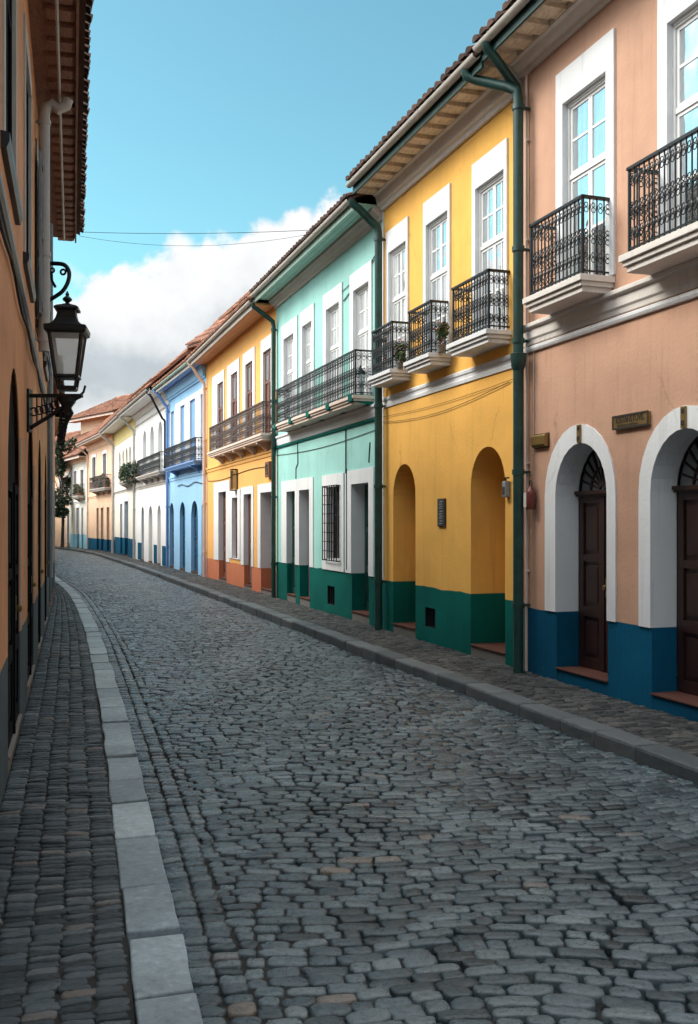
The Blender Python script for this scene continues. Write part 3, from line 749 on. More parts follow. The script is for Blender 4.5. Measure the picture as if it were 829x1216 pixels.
# ---- blue house
H = House('blue_house', nodes['N5'], nodes['N4'], 'pale blue house with dark blue arched doors and blue shutters', 'house', GR, zd=.30, ze=7.0)
p = H.p
for x0, x1, yt in ((201.5, 206.5, 597), (213.5, 220, 595), (227, 235, 592), (239.5, 244, 591)):
    s0, s1 = p.u(x0), p.u(x1); c = (x0+x1)/2
    H.door(s0, min(s1, H.L-.05), 2.55, .12, 'bluewood', (s1-s0)/2, None, step=.06)
for x0, x1 in ((203, 207), (214.5, 219.5), (225.5, 232), (238.5, 243.5)):
    H.window(p.u(x0), p.u(x1), 3.9, 6.12, .1, .0, .06, 'white', 'midblue', 'midblue', kind='niche', proud=.012)
wb = MB().box(p.u(209), H.L-.02, -.008, .001, 3.75, 6.3)
H.string(3.40, 3.55, 'lblue', .05)
H.balcony(p.u(197, .35), H.L-.1, 3.86, 4.62, .36, 'bluepaint', 'iron', .14, corbels=2, sp=.13, rr=.045)
H.roof('plain', 'bluepaint', None, .52, 30, 'tile', 'stonetrim', 'palegreen', 'lblue', 6.6)
H.build_walls('lblue', 'lblue')
# white painted field between the upper windows
fld = [(p.u(208.5), 3.75), (H.L-.02, 3.75), (H.L-.02, 6.32), (p.u(208.5), 6.32)]
hs = [[(p.u(a_), 3.8), (p.u(a_), 6.14), (p.u(b_), 6.14), (p.u(b_), 3.8)] for a_, b_ in ((213.4, 220.6), (224.4, 233.2), (237.4, 243.9))]
MB().sheet(fld, hs, -.004).build('painted_field', 'white', H.r)
H.pipe(.15, .5, 'bluepaint', .06, zk=6.4, zb=.0, out=.09)
g = MB().tube([(p.u(212)+(H.L-p.u(212))*i/12, -.03, 3.15+.05*math.sin(i)) for i in range(13)], .014, 5); g.build('cable', 'cable', H.r)

# ---- white arched house
H = House('white_house', nodes['N6'], nodes['N5'], 'white house with round headed windows, blue base panels and a black railed balcony', 'house', GR, zd=.75, ze=7.0)
p = H.p
for x0, x1 in ((170, 174), (178.5, 183), (188, 193)):
    s0, s1 = p.u(x0), p.u(x1); H.window(s0, s1, 3.95, 6.02, .03, .04, .16, 'white', 'white', 'greyglass' if 'greyglass' in M else 'curtain', arch=(s1-s0)/2, kind='niche', proud=.01)
for x0, x1, lf in ((168, 171, 'bluewood'), (176.5, 181, 'whitewood'), (187, 191, 'whitewood')):
    s0, s1 = p.u(x0), p.u(x1); H.door(s0, s1, 2.52, .2, lf, (s1-s0)/2, None, step=.05)
H.string(3.35, 3.5, 'stonetrim', .06); H.band('moulding', [(.001, 6.42), (-.04, 6.44), (-.04, 6.5), (.001, 6.52)], 'stonetrim')
H.balcony(p.u(163, .35), H.L-.05, 3.86, 4.62, .36, 'stonetrim', 'iron', .14, corbels=4, sp=.15, rr=.05)
H.roof('plain', 'whitepaint', None, .75, 44, 'tile', 'stonetrim', 'pipegrey', 'white', 6.75)
H.build_walls('white', 'white')
g = MB()
for x0, x1 in ((164, 168), (183, 186.5), (193, 197)):
    g.box(p.u(x0), p.u(x1), -.02, .001, .02, .82)
g.build('painted_panel', 'bluedado', H.r)
H.pipe(.12, .7, 'pipegrey', .055, zk=6.3, zb=0, out=.09)
H.pipe(H.L-.4, .7, 'iron', .045, zk=5.9, zb=3.9, out=.09)
tile_patch(H, (H.L*.35, -.85, 7.30), (H.L+.1, -.66, 7.42), (H.L+.1, 1.8, 9.6), (H.L*.45, 1.8, 9.2), 26, 7)
white = H

# ---- cream house with dark blue base
H = House('cream_house', nodes['N7'], nodes['N6'], 'cream house with deep blue base, bushy balcony and yellow band under its eaves', 'house', GR, zd=.95, ze=6.95)
p = H.p
for x0, x1 in ((141.5, 143.5), (145.5, 147.5), (149.5, 151.8), (153.5, 155.8)):
    s0, s1 = p.u(x0), p.u(x1); H.window(s0, s1, 4.0, 5.7, .03, .04, .14, 'cream', 'white', 'curtain', arch=(s1-s0)/2, kind='niche', proud=.01)
s0, s1 = p.u(148), p.u(152.5); H.door(s0, s1, 2.9, .15, 'bluewood', 0, 'trim', sw=.25, step=.05)
s0, s1 = p.u(143), p.u(145.5); H.door(s0, s1, 2.8, .15, 'greywood', 0, 'trim', sw=.2, step=.05)
H.string(3.4, 3.55, 'stonetrim', .07)
H.balcony(p.u(143.5, .35), H.L-.1, 3.86, 4.62, .40, 'stonetrim', 'iron', .14, corbels=3, sp=.17, rr=.05)
H.roof('plain', 'whitepaint', None, .75, 40, 'tile', 'stonetrim', 'pipegrey', None, None)
H.build_walls('cream', 'bluedado')
MB().box(.01, H.L-.01, -.02, .001, 6.2, 6.94).build('painted_band', 'paleyellow', H.r)
H.pipe(.15, .7, 'pipegrey', .05, zk=6.3, zb=0, out=.09)
cream = H

# ---- peach house
H = House('peach_house', nodes['N8'], nodes['N7'], 'peach house with a planted brown balcony and tall dark doors, beyond the cream house', 'house', GR, zd=.75, ze=6.9)
p = H.p
for x0, x1 in ((110, 114), (122.5, 126.5)):
    H.window(p.u(x0), p.u(x1), 3.95, 6.0, .25, .2, .12, 'trim', 'brownwood', 'darkglass', kind='shutter')
for x0, x1 in ((115, 117.5), (120, 123), (127, 130)):
    H.door(p.u(x0), p.u(x1), 2.7, .15, 'blackwood', 0, 'peach', sw=.15, step=.05)
H.string(3.35, 3.5, 'peach', .06)
H.balcony(p.u(107, .4), p.u(134), 3.86, 4.62, .45, 'stonetrim', 'browniron', .16, corbels=3, sp=.2, rr=.06)
H.roof('planks', 'orangepaint', None, .7, 40, 'tile', 'stonetrim', 'pinktrim', 'peach', 6.5)
H.build_walls('peach', 'bluedado')
H.pipe(H.L-.2, .7, 'pinktrim', .05, zk=6.3, zb=0, out=.09); H.pipe(.2, .7, 'pinktrim', .05, zk=6.3, zb=0, out=.09)
peach = H
# ---- ivory house
H = House('ivory_house', nodes['N9'], nodes['N8'], 'ivory house with a pale blue base and planted balcony near the bend', 'house', GR, zd=.95, ze=6.2)
p = H.p
for x0, x1 in ((96, 99.5), (88, 91)):
    H.window(p.u(x0), p.u(x1), 3.7, 5.4, .2, .2, .12, 'trim', 'brownwood', 'darkglass', kind='shutter')
for x0, x1 in ((91, 94), (97, 99)):
    H.door(p.u(x0), p.u(x1), 2.8, .15, 'blackwood', 0, 'trim', sw=.2, step=.05)
H.string(3.1, 3.25, 'trim', .06)
H.balcony(p.u(87, .4), p.u(101), 3.6, 4.4, .45, 'stonetrim', 'browniron', .16, corbels=2, sp=.2, rr=.06)
H.roof('plain', 'creamwood', None, .6, 35, 'tile', 'pinktrim', None, 'peach', 5.9)
M['tealdado'] = stucco('pale blue dado', (.25, .50, .62), .12)
H.build_walls('cream', 'tealdado')
ivory = H
# ---- far apricot house closing the view
H = House('apricot_house', nodes['N10'], nodes['N9'], 'sunlit apricot house closing the street at its far left end', 'house', GR, zd=.3, ze=6.0)
p = H.p
H.window(p.u(79), p.u(82), 3.6, 5.2, .2, .2, .12, 'trim', 'brownwood', 'darkglass', kind='shutter')
H.window(p.u(71), p.u(74), 3.6, 5.2, .2, .2, .12, 'trim', 'brownwood', 'darkglass', kind='shutter')
H.door(p.u(80), p.u(82.5), 2.7, .15, 'brownwood', 0, 'trim', sw=.2, step=.05)
H.roof('plain', 'creamwood', None, .6, 35, 'tile', 'pinktrim', None, 'peach', 5.6)
H.build_walls('peach', 'peach')
apricot = H
H = House('corner_house', nodes['N11'], nodes['N10'], 'cream corner house beyond the apricot house', 'house', GR, zd=.6, ze=6.4)
H.door(3, 4.0, 2.6, .15, 'brownwood', 0, 'trim', step=.05); H.window(6, 7, 3.6, 5.3, .2, .2, .12, 'trim', 'brownwood', 'darkglass', kind='shutter')
H.roof('plain', 'creamwood', None, .6, 30, 'tile', 'pinktrim', None, None, None)
H.build_walls('cream', 'peach')
# ---- taller house set back behind the row, its tiled eaves jutting over the lower roofs
A_ = ((96-CX)/F*77.0, 77.0); B_ = ((150-CX)/F*71.0, 71.0)
H = House('set_back_house', A_, B_, 'taller house set back behind the row, wide tiled eaves showing above the lower roofs', 'house', None, zd=.6, ze=9.75, depth=7.0)
H.roof('planks', 'orangepaint', None, 1.0, 25, 'tile', 'pinktrim', None, None, None, x0=-1.0)
H.build_walls('peach', 'peach')

def bush(P, u, o, z, label, rad, n, size, leafm='leaf', sq=(1, .6, .75), box=True, hz=1.0):
    r = thing_at('balcony_plant', label, 'plant', on_wall(P, u, o, z), P.rz, 'leafy plants on the far balconies')
    if box: MB().box(-rad*.6, rad*.6, -.1, .1, 0, .18).build('planter', 'pot', r, bevel=.01)
    m = MB()
    for k in range(9): leaves(m, (random.uniform(-.6, .6)*rad, random.uniform(-.2, .2)*rad, .32+random.uniform(-.22, .34)*hz), rad*random.uniform(.25, .42), n//9, size, sq)
    m.build('foliage', leafm, r)
    g = MB()
    for k in range(6): g.tube([(random.uniform(-.3, .3)*rad, 0, .15), (random.uniform(-.5, .5)*rad, random.uniform(-.1, .1), .3+rad*.4)], .012, 4)
    g.build('stem', 'bark', r)
bush(cream.p, cream.p.u(152.5, .3), .25, 3.86, 'bushy plant in the middle of the cream house balcony', 1.3, 1300, .16, 'leaf', (1, .5, .6))
bush(cream.p, cream.p.u(158.5, .3), .25, 3.86, 'big round dark green bush at the right end of the cream house balcony', 1.5, 1700, .16, 'darkleaf', (1, .5, .65))
bush(cream.p, cream.p.u(147.5, .3), .25, 3.86, 'low green plant at the left end of the cream house balcony', 1.0, 700, .15, 'leaf', (1, .5, .5))
bush(white.p, 1.0, .22, 3.86, 'small green plant at the left end of the white house balcony', .6, 400, .13)
bush(peach.p, peach.p.u(115, .3), .25, 3.86, 'green plant at the left end of the brown peach house balcony', .8, 600, .16)
bush(peach.p, peach.p.u(123, .3), .25, 3.86, 'tall green plant in the middle of the brown peach house balcony', .75, 600, .16, 'darkleaf', (1, .6, 1.1))
bush(ivory.p, ivory.p.u(93, .3), .25, 3.6, 'trailing plant on the ivory house balcony', .8, 500, .17)

def tree(label, base, h, crad, n, size, leafm, trunk=.12, blobs=14, cs=(1, 1, 1), name='tree', grp=None):
    r = thing_at(name, label, 'tree', base, 0, grp)
    g = MB().tube([(0, 0, 0), (.05, .02, h*.25), (-.04, .05, h*.5), (.03, 0, h*.75)], [trunk, trunk*.8, trunk*.6, trunk*.3], 8)
    for k in range(7):
        a = random.uniform(0, 6.28); z = h*random.uniform(.35, .65); q = crad*random.uniform(.5, .8)
        g.tube([(0, 0, z), (q*.5*math.cos(a), q*.5*math.sin(a), z+h*.1), (q*math.cos(a), q*math.sin(a), z+h*.22)], [trunk*.4, trunk*.25, trunk*.1], 5)
    g.build('trunk', 'bark', r, smooth=True)
    m = MB()
    for k in range(blobs):
        leaves(m, (random.gauss(0, .42)*crad*cs[0], random.gauss(0, .42)*crad*cs[1], h*.64+random.uniform(-.8, .8)*crad*cs[2]), crad*random.uniform(.25, .5), n//blobs, size)
    m.build('crown', leafm, r)
bx = ivory.p
tree('slender dark green tree by the far left end of the street', ((74.0-CX)/F*69.0, 69.0, -.02), 8.0, 1.1, 3600, .26, 'darkleaf', .13, 26, (.75, .75, 3.0))
tree('small dark potted tree before the apricot house', ((80.5-CX)/F*71.0, 71.0, -.02), 3.2, .42, 420, .17, 'darkleaf', .16, 8, (.7, .7, 1.3))

# ------------------------------------------------------------------ left side
LX = lambda d: -.4845-.285*d
LA0, LA1 = (LX(2.7), 2.7), (LX(19.0), 19.0)
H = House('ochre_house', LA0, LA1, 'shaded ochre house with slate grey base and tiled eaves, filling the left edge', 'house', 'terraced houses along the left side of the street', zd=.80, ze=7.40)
p = H.p; left = H
ul = lambda d: (d-2.7)/p.e.y
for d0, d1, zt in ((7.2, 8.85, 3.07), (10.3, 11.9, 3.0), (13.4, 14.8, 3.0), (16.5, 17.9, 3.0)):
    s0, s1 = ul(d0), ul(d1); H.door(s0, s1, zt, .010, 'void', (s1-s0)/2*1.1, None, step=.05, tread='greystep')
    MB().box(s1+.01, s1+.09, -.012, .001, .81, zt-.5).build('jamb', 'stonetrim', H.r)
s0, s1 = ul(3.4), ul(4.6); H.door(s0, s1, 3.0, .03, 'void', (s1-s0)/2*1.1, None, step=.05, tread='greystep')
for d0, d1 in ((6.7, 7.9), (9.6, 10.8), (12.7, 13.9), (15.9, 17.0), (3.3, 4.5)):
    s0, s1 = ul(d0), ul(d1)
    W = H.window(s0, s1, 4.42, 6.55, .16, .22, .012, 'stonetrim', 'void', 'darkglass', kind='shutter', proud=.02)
    for a, b in ((s0-.52, s0-.02), (s1+.02, s1+.52)):
        if d0 > 12:
            g = MB()
            g.box(a, b, -.085, -.055, 4.44, 6.5)
            for q in (4.5, 5.4, 6.3): g.box(a+.03, b-.03, -.1, -.0855, q, q+.10)
            g.build('open_shutter', 'shutgrey', W)
    MB().prism([(.001, 4.30), (-.04, 4.30), (-.06, 4.35), (-.06, 4.405), (.001, 4.415)], s0-.26, s1+.26).build('sill', 'iron', W)
H.band('string_course', [(.001, 3.80), (-.03, 3.81), (-.05, 3.84), (-.05, 3.89), (.001, 3.90)], 'iron')
H.roof('rafters', 'darkrafter', 'darkrafter', .50, 24, 'browntile', 'darkrafter', None, None, None)
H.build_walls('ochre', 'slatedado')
H.pipe(ul(12.45), .30, 'pipegrey', .07, zt=7.28, zk=7.15, zb=4.0, out=.11)
MB().tube([(0.3, -.30, 7.30), (H.L-.2, -.30, 7.30)], .022, 6).build('conduit', 'pipegrey', H.r)
g = MB().tube([(ul(17.5), -.07, .8), (ul(17.5), -.07, 7.2)], .05, 8); g.build('downpipe', 'shutgrey', H.r, smooth=True)
g = MB().tube([(ul(18.3), -.06, 2.2), (ul(18.3), -.06, 7.3)], .04, 8); g.build('downpipe', 'shutgrey', H.r, smooth=True)
MB().tube([(ul(2.9)+(ul(18.5)-ul(2.9))*i/30, -.03, 3.70-.04*math.sin(i*1.3)) for i in range(31)], .016, 5).build('cable', 'cable', H.r)
LB0, LB1 = (LX(19.02), 19.02), (LX(26), 26.0)
H = House('low_house', LB0, LB1, 'low terracotta house with dark base just past the ochre house', 'house', 'terraced houses along the left side of the street', zd=.8, ze=4.9)
for k in range(3):
    s0 = .8+2.2*k; H.door(s0, s0+1.1, 2.7, .14, 'blackwood', .5, 'stonetrim', sw=.10, step=.1)
H.roof('plain', 'darkrafter', None, .10, 20, 'darktile', 'darkrafter', None, None, None)
H.build_walls('ochre', 'slatedado')
lc = [(-7.9, 26.02), (-12.9, 40), (-20.6, 62), (-28.5, 78)]
for i, lab in enumerate(('plain ochre house round the left bend, hidden behind the low house', 'plain peach house further round the left bend', 'plain cream house at the end of the left bend')):
    a, b = lc[i], lc[i+1]
    H = House('row_house', (a[0]-.02, a[1]), (b[0]-.02, b[1]-.02), lab, 'house', 'terraced houses along the left side of the street', zd=.8, ze=4.6)
    n = int(H.L/3.5)
    for k in range(n): H.door(1+3.4*k, 2+3.4*k, 2.6, .14, 'brownwood', 0, 'trim', step=.1)
    H.roof('plain', 'creamwood', None, .25, 22, 'tile', 'stonetrim', None, None, None)
    H.build_walls(('ochre', 'peach', 'cream')[i], 'slatedado')

# ---- street lamp on the ochre wall
d_ = 10.2; sc = d_/F
lx = (80-CX)*sc; zz = lambda py: EYE+(HZ-py)*sc
wx = LX(d_)
r = thing_at('street_lamp', 'black iron lantern with frosted panes bracketed to the ochre wall', 'lamp', (lx, d_, zz(468)), 0)
LROT = R(9)
def sq(m, c, prof):   # square lathe
    vs = []
    for q, z in prof:
        for a, b in ((-1, -1), (1, -1), (1, 1), (-1, 1)): vs.append((c[0]+a*q, c[1]+b*q, c[2]+z))
    n = len(prof); fs = [(4*i+k, 4*i+(k+1) % 4, 4*i+4+(k+1) % 4, 4*i+4+k) for i in range(n-1) for k in range(4)]
    fs += [(3, 2, 1, 0), tuple(4*(n-1)+k for k in range(4))]
    return m.add(vs, fs)
Z = lambda py: zz(py)-zz(468)
zb_, zt_ = Z(446), Z(396); rb, rt = .108, .165
m = MB(); sq(m, (0, 0, 0), [(rb, Z(450)), (rb+.02, Z(449)), (rb+.02, zb_), (rb, zb_)])
for a, b in ((-1, -1), (1, -1), (1, 1), (-1, 1)):
    m.tube([(a*rb, b*rb, zb_-.005), (a*rt, b*rt, zt_+.005)], .020, 4)
sq(m, (0, 0, 0), [(rt+.015, zt_-.02), (rt+.045, zt_), (rt+.05, zt_+.05), (rt+.03, zt_+.06)])
sq(m, (0, 0, 0), [(.085, Z(464)), (.10, Z(462)), (.10, Z(460)), (.085, Z(459))])
for a in (-.085, .085):
    for b in (-.085, .085): m.tube([(a, b, Z(462)), (a*1.2, b*1.2, Z(449))], .014, 5)
m.build('frame', 'iron', r).rotation_euler.z = LROT
for k in range(4):
    a = k*math.pi/2; c_, s_ = math.cos(a), math.sin(a)
    q = [(-rb+.008, -rb+.004, zb_), (rb-.008, -rb+.004, zb_), (rt-.008, -rt+.004, zt_), (-rt+.008, -rt+.004, zt_)]
    MB().add([(x*c_-y*s_, x*s_+y*c_, z) for x, y, z in q], [(0, 1, 2, 3)]).build('lamp_glass', 'lampglass', r).rotation_euler.z = LROT
m = MB(); sq(m, (0, 0, 0), [(rt+.04, zt_+.061), (rt-.005, zt_+.075), (.125, zt_+.11), (.105, zt_+.15), (.093, zt_+.20), (.09, zt_+.235)])
sq(m, (0, 0, 0), [(.09, zt_+.236), (.12, zt_+.24), (.125, zt_+.26), (.10, zt_+.28), (.05, zt_+.30), (.03, zt_+.31)])
m.build('hood', 'iron', r).rotation_euler.z = LROT
MB().lathe((0, 0, zt_+.31), [(.03, 0), (.018, .015), (.045, .035), (.05, .055), (.03, .075), (.014, .085), (.022, .10), (.012, .12), (.003, .14)], 10).build('finial', 'iron', r, smooth=True)
m = MB(); L0 = wx-lx+.02
m.box(L0, .16, -.03, .03, -.035, .0); m.box(L0-.03, L0+.02, -.06, .06, -.40, .05)
cur = [(L0+.01+(.13-L0)*t, 0, -.34*(1-t)**1.6-.02-.10*math.sin(math.pi*t)*.6) for t in [i/12 for i in range(13)]]
m.tube(cur, .022, 6)
for i in range(1, 9):
    t = i/10; x = L0+(.13-L0)*t; zl = cur[int(t*12)][2]
    m.ring((x, 0, zl*.5-.02), max(.018, min(.042, -zl*.38)), .008, 'y', 10, 4)
    m.tube([(x+.03, 0, -.03), (x+.03, 0, zl)], .008, 4)
m.lathe((0, 0, -.035), [(.10, 0), (.085, -.05), (.05, -.10), (.03, -.16), (.045, -.19), (.02, -.23)], 8)
for k in range(10):
    t = k/9; m.ring((-.02-.05*t, 0, -.16-.34*t), .045*(1-.35*t), .014, 'y', 10, 4)
m.tube([(.0, 0, -.1), (.05, 0, -.2), (-.02, 0, -.32), (-.10, 0, -.45)], .02, 6)
m.tube([(.02, 0, -.04), (.10, 0, -.04), (.17, 0, .02), (.19, 0, .09)], .013, 5)
m.build('bracket', 'iron', r)
# ---- upper scroll bracket, further along the wall
d_ = 13.6; sc = d_/F; wx = LX(d_)
r = thing_at('scroll_bracket', 'empty black iron scroll bracket high on the ochre wall above the lamp', 'bracket', (wx, d_, EYE+(HZ-362)*sc), 0)
m = MB()
P_ = lambda px, py: ((px-CX)*sc-wx, 0, (362-py)*sc)
def spline(ps, k=6):
    ps = [Vector(q) for q in ps]; o = []
    for i in range(len(ps)-1):
        a_, b_, c_, d_ = ps[max(i-1, 0)], ps[i], ps[i+1], ps[min(i+2, len(ps)-1)]
        for j in range(k):
            t = j/k; o.append(.5*((2*b_)+(c_-a_)*t+(2*a_-5*b_+4*c_-d_)*t*t+(3*b_-a_-3*c_+d_)*t**3))
    return o+[ps[-1]]
m.tube(spline([P_(44, 368), P_(54, 359), P_(66, 352), P_(75, 345), P_(81, 334), P_(82, 323), P_(77, 315), P_(68, 313), P_(53, 313)]), .030, 8)
m.ring(P_(62, 321), .03, .014, 'y', 12, 5)
m.tube([P_(56, 312), P_(55.5, 362)], .028, 8); m.tube([P_(56, 320), P_(61, 326), P_(62, 334), P_(66, 341)], .020, 6)
m.ring(P_(75, 323), .035, .016, 'y', 12, 5); m.box(-.05, P_(57, 0)[0], -.02, .02, .0, .05); m.box(-.05, P_(57, 0)[0], -.02, .02, .48, .53)
m.build('iron_scroll', 'iron', r, smooth=True)
# ---- overhead wires
def wire(label, a, b, sag, rad):
    n = 24; pts = [(a[0]+(b[0]-a[0])*i/n, a[1]+(b[1]-a[1])*i/n, a[2]+(b[2]-a[2])*i/n-sag*4*(i/n)*(1-i/n)) for i in range(n+1)]
    tag(MB().tube(pts, rad*.5, 5).build('overhead_wire', 'cable'), label, 'wire', 'overhead wires across the street')
ta = teal.p.world(teal.p.u(378, .6), .58, 7.22)
a_ = left.p.world(ul(18.6), .56, 7.42)
wire('upper overhead wire crossing the sky from the ochre eaves to the teal eaves', a_, ta, .05, .010)
wire('lower sagging overhead wire crossing the sky under the first one', (a_[0], a_[1]+.1, a_[2]-.05), (ta[0]-.02, ta[1], ta[2]-.05), .22, .007)

for nm, a, c, lab, wl in (('row_house', nodes['N0'], (FX(-16), -16), 'unseen white house added behind the camera on the right to block light', 'white'),
                          ('row_house', (LX(-16)-1.9, -16), (LX(2.68)-1.9, 2.68), 'unseen white house added behind the camera on the left to block light', 'white'),
                          ('row_house', (10.5, -17.5), (3.2, -19.8), 'unseen pale blue house added across the street behind the camera to block light', 'lblue')):
    H = House(nm, a, c, lab, 'house', 'unseen houses added to block light', zd=.8, ze=7.3)  # unseen houses, added to darken the foreground and the door jambs
    n = max(1, int(H.L/3.4))
    for k in range(n):
        H.door(1.0+3.4*k, 2.1+3.4*k, 2.7, .15, 'brownwood', 0, 'trim'); H.window(1.0+3.4*k, 2.1+3.4*k, 4.2, 6.2, .15, .3, .08, 'trim', 'whitewood', 'glass', 1, 4)
    H.roof('plain', 'creamwood', None, .5, 24, 'tile', 'stonetrim', None, None, None)
    H.build_walls(wl, 'slatedado')


# ------------------------------------------------------------------ ground and street
def interp(pts):
    ds, xs = [p[0] for p in pts], [p[1] for p in pts]
    return lambda d: np.interp(d, ds, xs)
def smooth_line(pts):
    f = interp(pts); d = np.arange(pts[0][0], pts[-1][0]+.01, .5); x = f(d)
    k = np.ones(9)/9; xp = np.concatenate([np.linspace(x[0]-(x[1]-x[0])*4, x[0]-(x[1]-x[0]), 4), x, np.linspace(x[-1]+(x[-1]-x[-2]), x[-1]+(x[-1]-x[-2])*4, 4)])
    xs = np.convolve(xp, k, 'valid')
    return lambda q: np.interp(q, d, xs)
LWALL = smooth_line([(-1, -.4845+.285), (26, -.4845-.285*26), (40, -12.9), (62, -20.6), (78, -28.5), (90, -36)])
lk = [(1.0, -.115), (3.684, -.799), (5.107, -1.197), (6.46, -1.57), (8.78, -2.234), (12.2, -3.21), (17.57, -4.80), (24.4, -6.99), (29, -8.60), (32, -9.85), (40, -12.62), (62, -20.3), (78, -28.2), (90, -35.7)]
LK0 = smooth_line(lk)                                   # left kerb, wall side
LK1 = lambda d: LK0(d)+.235                             # left kerb, road side
RKB = smooth_line([(1.0, 2.55+.342*6.08), (7.08, 2.55), (11.93, .887), (17.3, -.94), (39.1, -8.45), (57, -14.95), (66, -18.9), (71.5, -21.8), (78, -26.0), (90, -35.3)])
RK1 = lambda d: RKB(d)+.25
RW = smooth_line([(1.0, FX(1.0)+.02), (32.08, FX(32.08)+.02)] + [(nodes[k][1], nodes[k][0]+.02) for k in ('N5', 'N6', 'N7', 'N8', 'N9', 'N10', 'N11')] + [(92, -38)])

def sheet_between(name, f0, f1, z, d0, d1, mat, label=None):
    d = np.arange(d0, d1, .5); vs = []; fs = []
    for q in d: vs += [(float(f0(q)), q, z), (float(f1(q)), q, z)]
    for i in range(len(d)-1): fs.append((2*i, 2*i+1, 2*i+3, 2*i+2))
    o = MB().add(vs, fs).build(name, mat); o['kind'] = 'structure'; return o
gnd = MB().add([(-900, -600, -.32), (900, -600, -.32), (900, 1400, -.32), (-900, 1400, -.32)], [(0, 1, 2, 3)]).build('ground', 'dirt'); gnd['kind'] = 'structure'

def pave(name, lo, hi, d0, d1, rowsp, ln, z, h, mat, parent_sheet, joint=.012, skew=.0, wave=0., dome=1.0, lanes=None, seam=False, rnd=.22, camber=0):
    """a paved surface: every stone a rounded solid bedded in the dirt sheet"""
    V, Fc = [], []; k0 = 0
    C, A, B, ANG, Z, LV = [], [], [], [], [], []
    d = d0; row = 0
    while d < d1:
        sp = rowsp*(1+random.uniform(-.16, .16)); dm = d+sp/2
        x0, x1 = float(lo(dm)), float(hi(dm)); W = x1-x0
        x = x0 + (random.uniform(-.9, .0)*ln if not lanes else 0); e0 = x0+random.uniform(-.02, .02) if not lanes else x0; first = True
        lane = -1
        while x < x1-.03:
            lane += 1
            l = ln*(1+random.uniform(-rnd*1.4, rnd*1.6)) if not lanes else W/lanes*(1+random.uniform(-.05, .05))
            if first and not lanes: l = max(l, e0-x+.09)
            first = False
            a, b = max(x, e0), min(x+l, x1)
            if b-a > .05:
                xc = (a+b)/2; t = xc-x0
                yy = dm + (math.sin(lane*2.4+1)*rowsp*.9 if lanes else 0) + skew*t + wave*(.09*math.sin(xc*1.9+dm*.35)+.06*math.sin(xc*3.7-dm*.6+1)+.05*math.sin(xc*.9+dm*.9))
                sl = skew + wave*(.09*1.9*math.cos(xc*1.9+dm*.35)+.06*3.7*math.cos(xc*3.7-dm*.6+1)+.05*.9*math.cos(xc*.9+dm*.9))
                xs = xc+(float(lo(yy))-x0)*1.0
                zz = z + random.uniform(-.005, .006) + .006*math.sin(xs*2.3+yy*1.1)*wave + .007*math.sin(xs*1.1-yy*.7+2)*wave
                if camber: u = 2*t/W-1; zz += camber*(1-u*u)
                if seam and 3.5 < yy < 16:
                    sx = float(np.interp(yy, [3.5, 5.19, 7.97, 14.9], [1.62, 1.29, .98, .15]))
                    q = (xs-sx); zz += -.016*math.exp(-(q/.16)**2) + (.012 if q > 0 else 0); sl += .10*math.exp(-(max(q, 0)/.6)**2) if q > 0 else 0
                C.append((xs, yy)); A.append((b-a-joint)/2); B.append((sp*random.uniform(.97, 1.03)-joint)/2); ANG.append(math.atan(sl)+random.gauss(0, .022)); Z.append(zz)
                LV.append(0 if yy < 11 else (1 if yy < 26 else 2))
            x += l
        d += sp; row += 1
    C, A, B, ANG, Z, LV = map(np.array, (C, A, B, ANG, Z, LV))
    allv, loops, starts, tot, base, ls = [], [], [], [], 0, 0
    for lv, n, rings in ((0, 14, [(1, -1.0), (1.0, .35), (.955, .68), (.84, .92), (.5, 1.03)]), (1, 10, [(1, -1), (1, .45), (.90, .92), (.55, 1.0)]), (2, 8, [(1, -.6), (.97, .5), (.72, 1.0)])):
        ix = np.where(LV == lv)[0]; m = len(ix)
        if not m: continue
        ang = (2*np.pi*(np.arange(n)+.5)/n)[None, :]; ex = 2/rng.uniform(2.8, 5.8, (m, 1))
        cx, cy = np.sign(np.cos(ang))*np.abs(np.cos(ang))**ex, np.sign(np.sin(ang))*np.abs(np.sin(ang))**ex
        jx, jy = 1+rng.normal(0, .05, (m, n)), 1+rng.normal(0, .085, (m, n))
        ca, sa = np.cos(ANG[ix]), np.sin(ANG[ix]); tx, ty = rng.normal(0, .035, m), rng.normal(0, .05, m)
        vv = np.zeros((m, n*len(rings)+1, 3))
        for k, (sc, hh) in enumerate(rings):
            px, py = A[ix, None]*cx*jx*sc, B[ix, None]*cy*jy*sc
            vv[:, k*n:(k+1)*n, 0] = C[ix, 0, None]+px*ca[:, None]-py*sa[:, None]
            vv[:, k*n:(k+1)*n, 1] = C[ix, 1, None]+px*sa[:, None]+py*ca[:, None]
            hv = hh if hh < .5 else .5+(hh-.5)*dome
            vv[:, k*n:(k+1)*n, 2] = Z[ix, None]+h*hv+px*tx[:, None]+py*ty[:, None]+(rng.normal(0, .0016, (m, n)) if hh > 0 else 0)
        vv[:, -1, 0], vv[:, -1, 1], vv[:, -1, 2] = C[ix, 0], C[ix, 1], Z[ix]+h*(.5+.55*dome)
        nv = n*len(rings)+1
        q = []
        for k in range(len(rings)-1):
            for j in range(n): q.append((k*n+j, k*n+(j+1) % n, (k+1)*n+(j+1) % n, (k+1)*n+j))
        q = np.array(q); e = (len(rings)-1)*n
        t3 = np.array([(e+j, e+(j+1) % n, nv-1) for j in range(n)])
        off = (np.arange(m)*nv+base)[:, None, None]
        Q = (q[None]+off).reshape(-1); T = (t3[None]+off).reshape(-1)
        allv.append(vv.reshape(-1, 3)); loops += [Q, T]; tot += [np.full(m*len(q), 4), np.full(m*n, 3)]
        base += m*nv
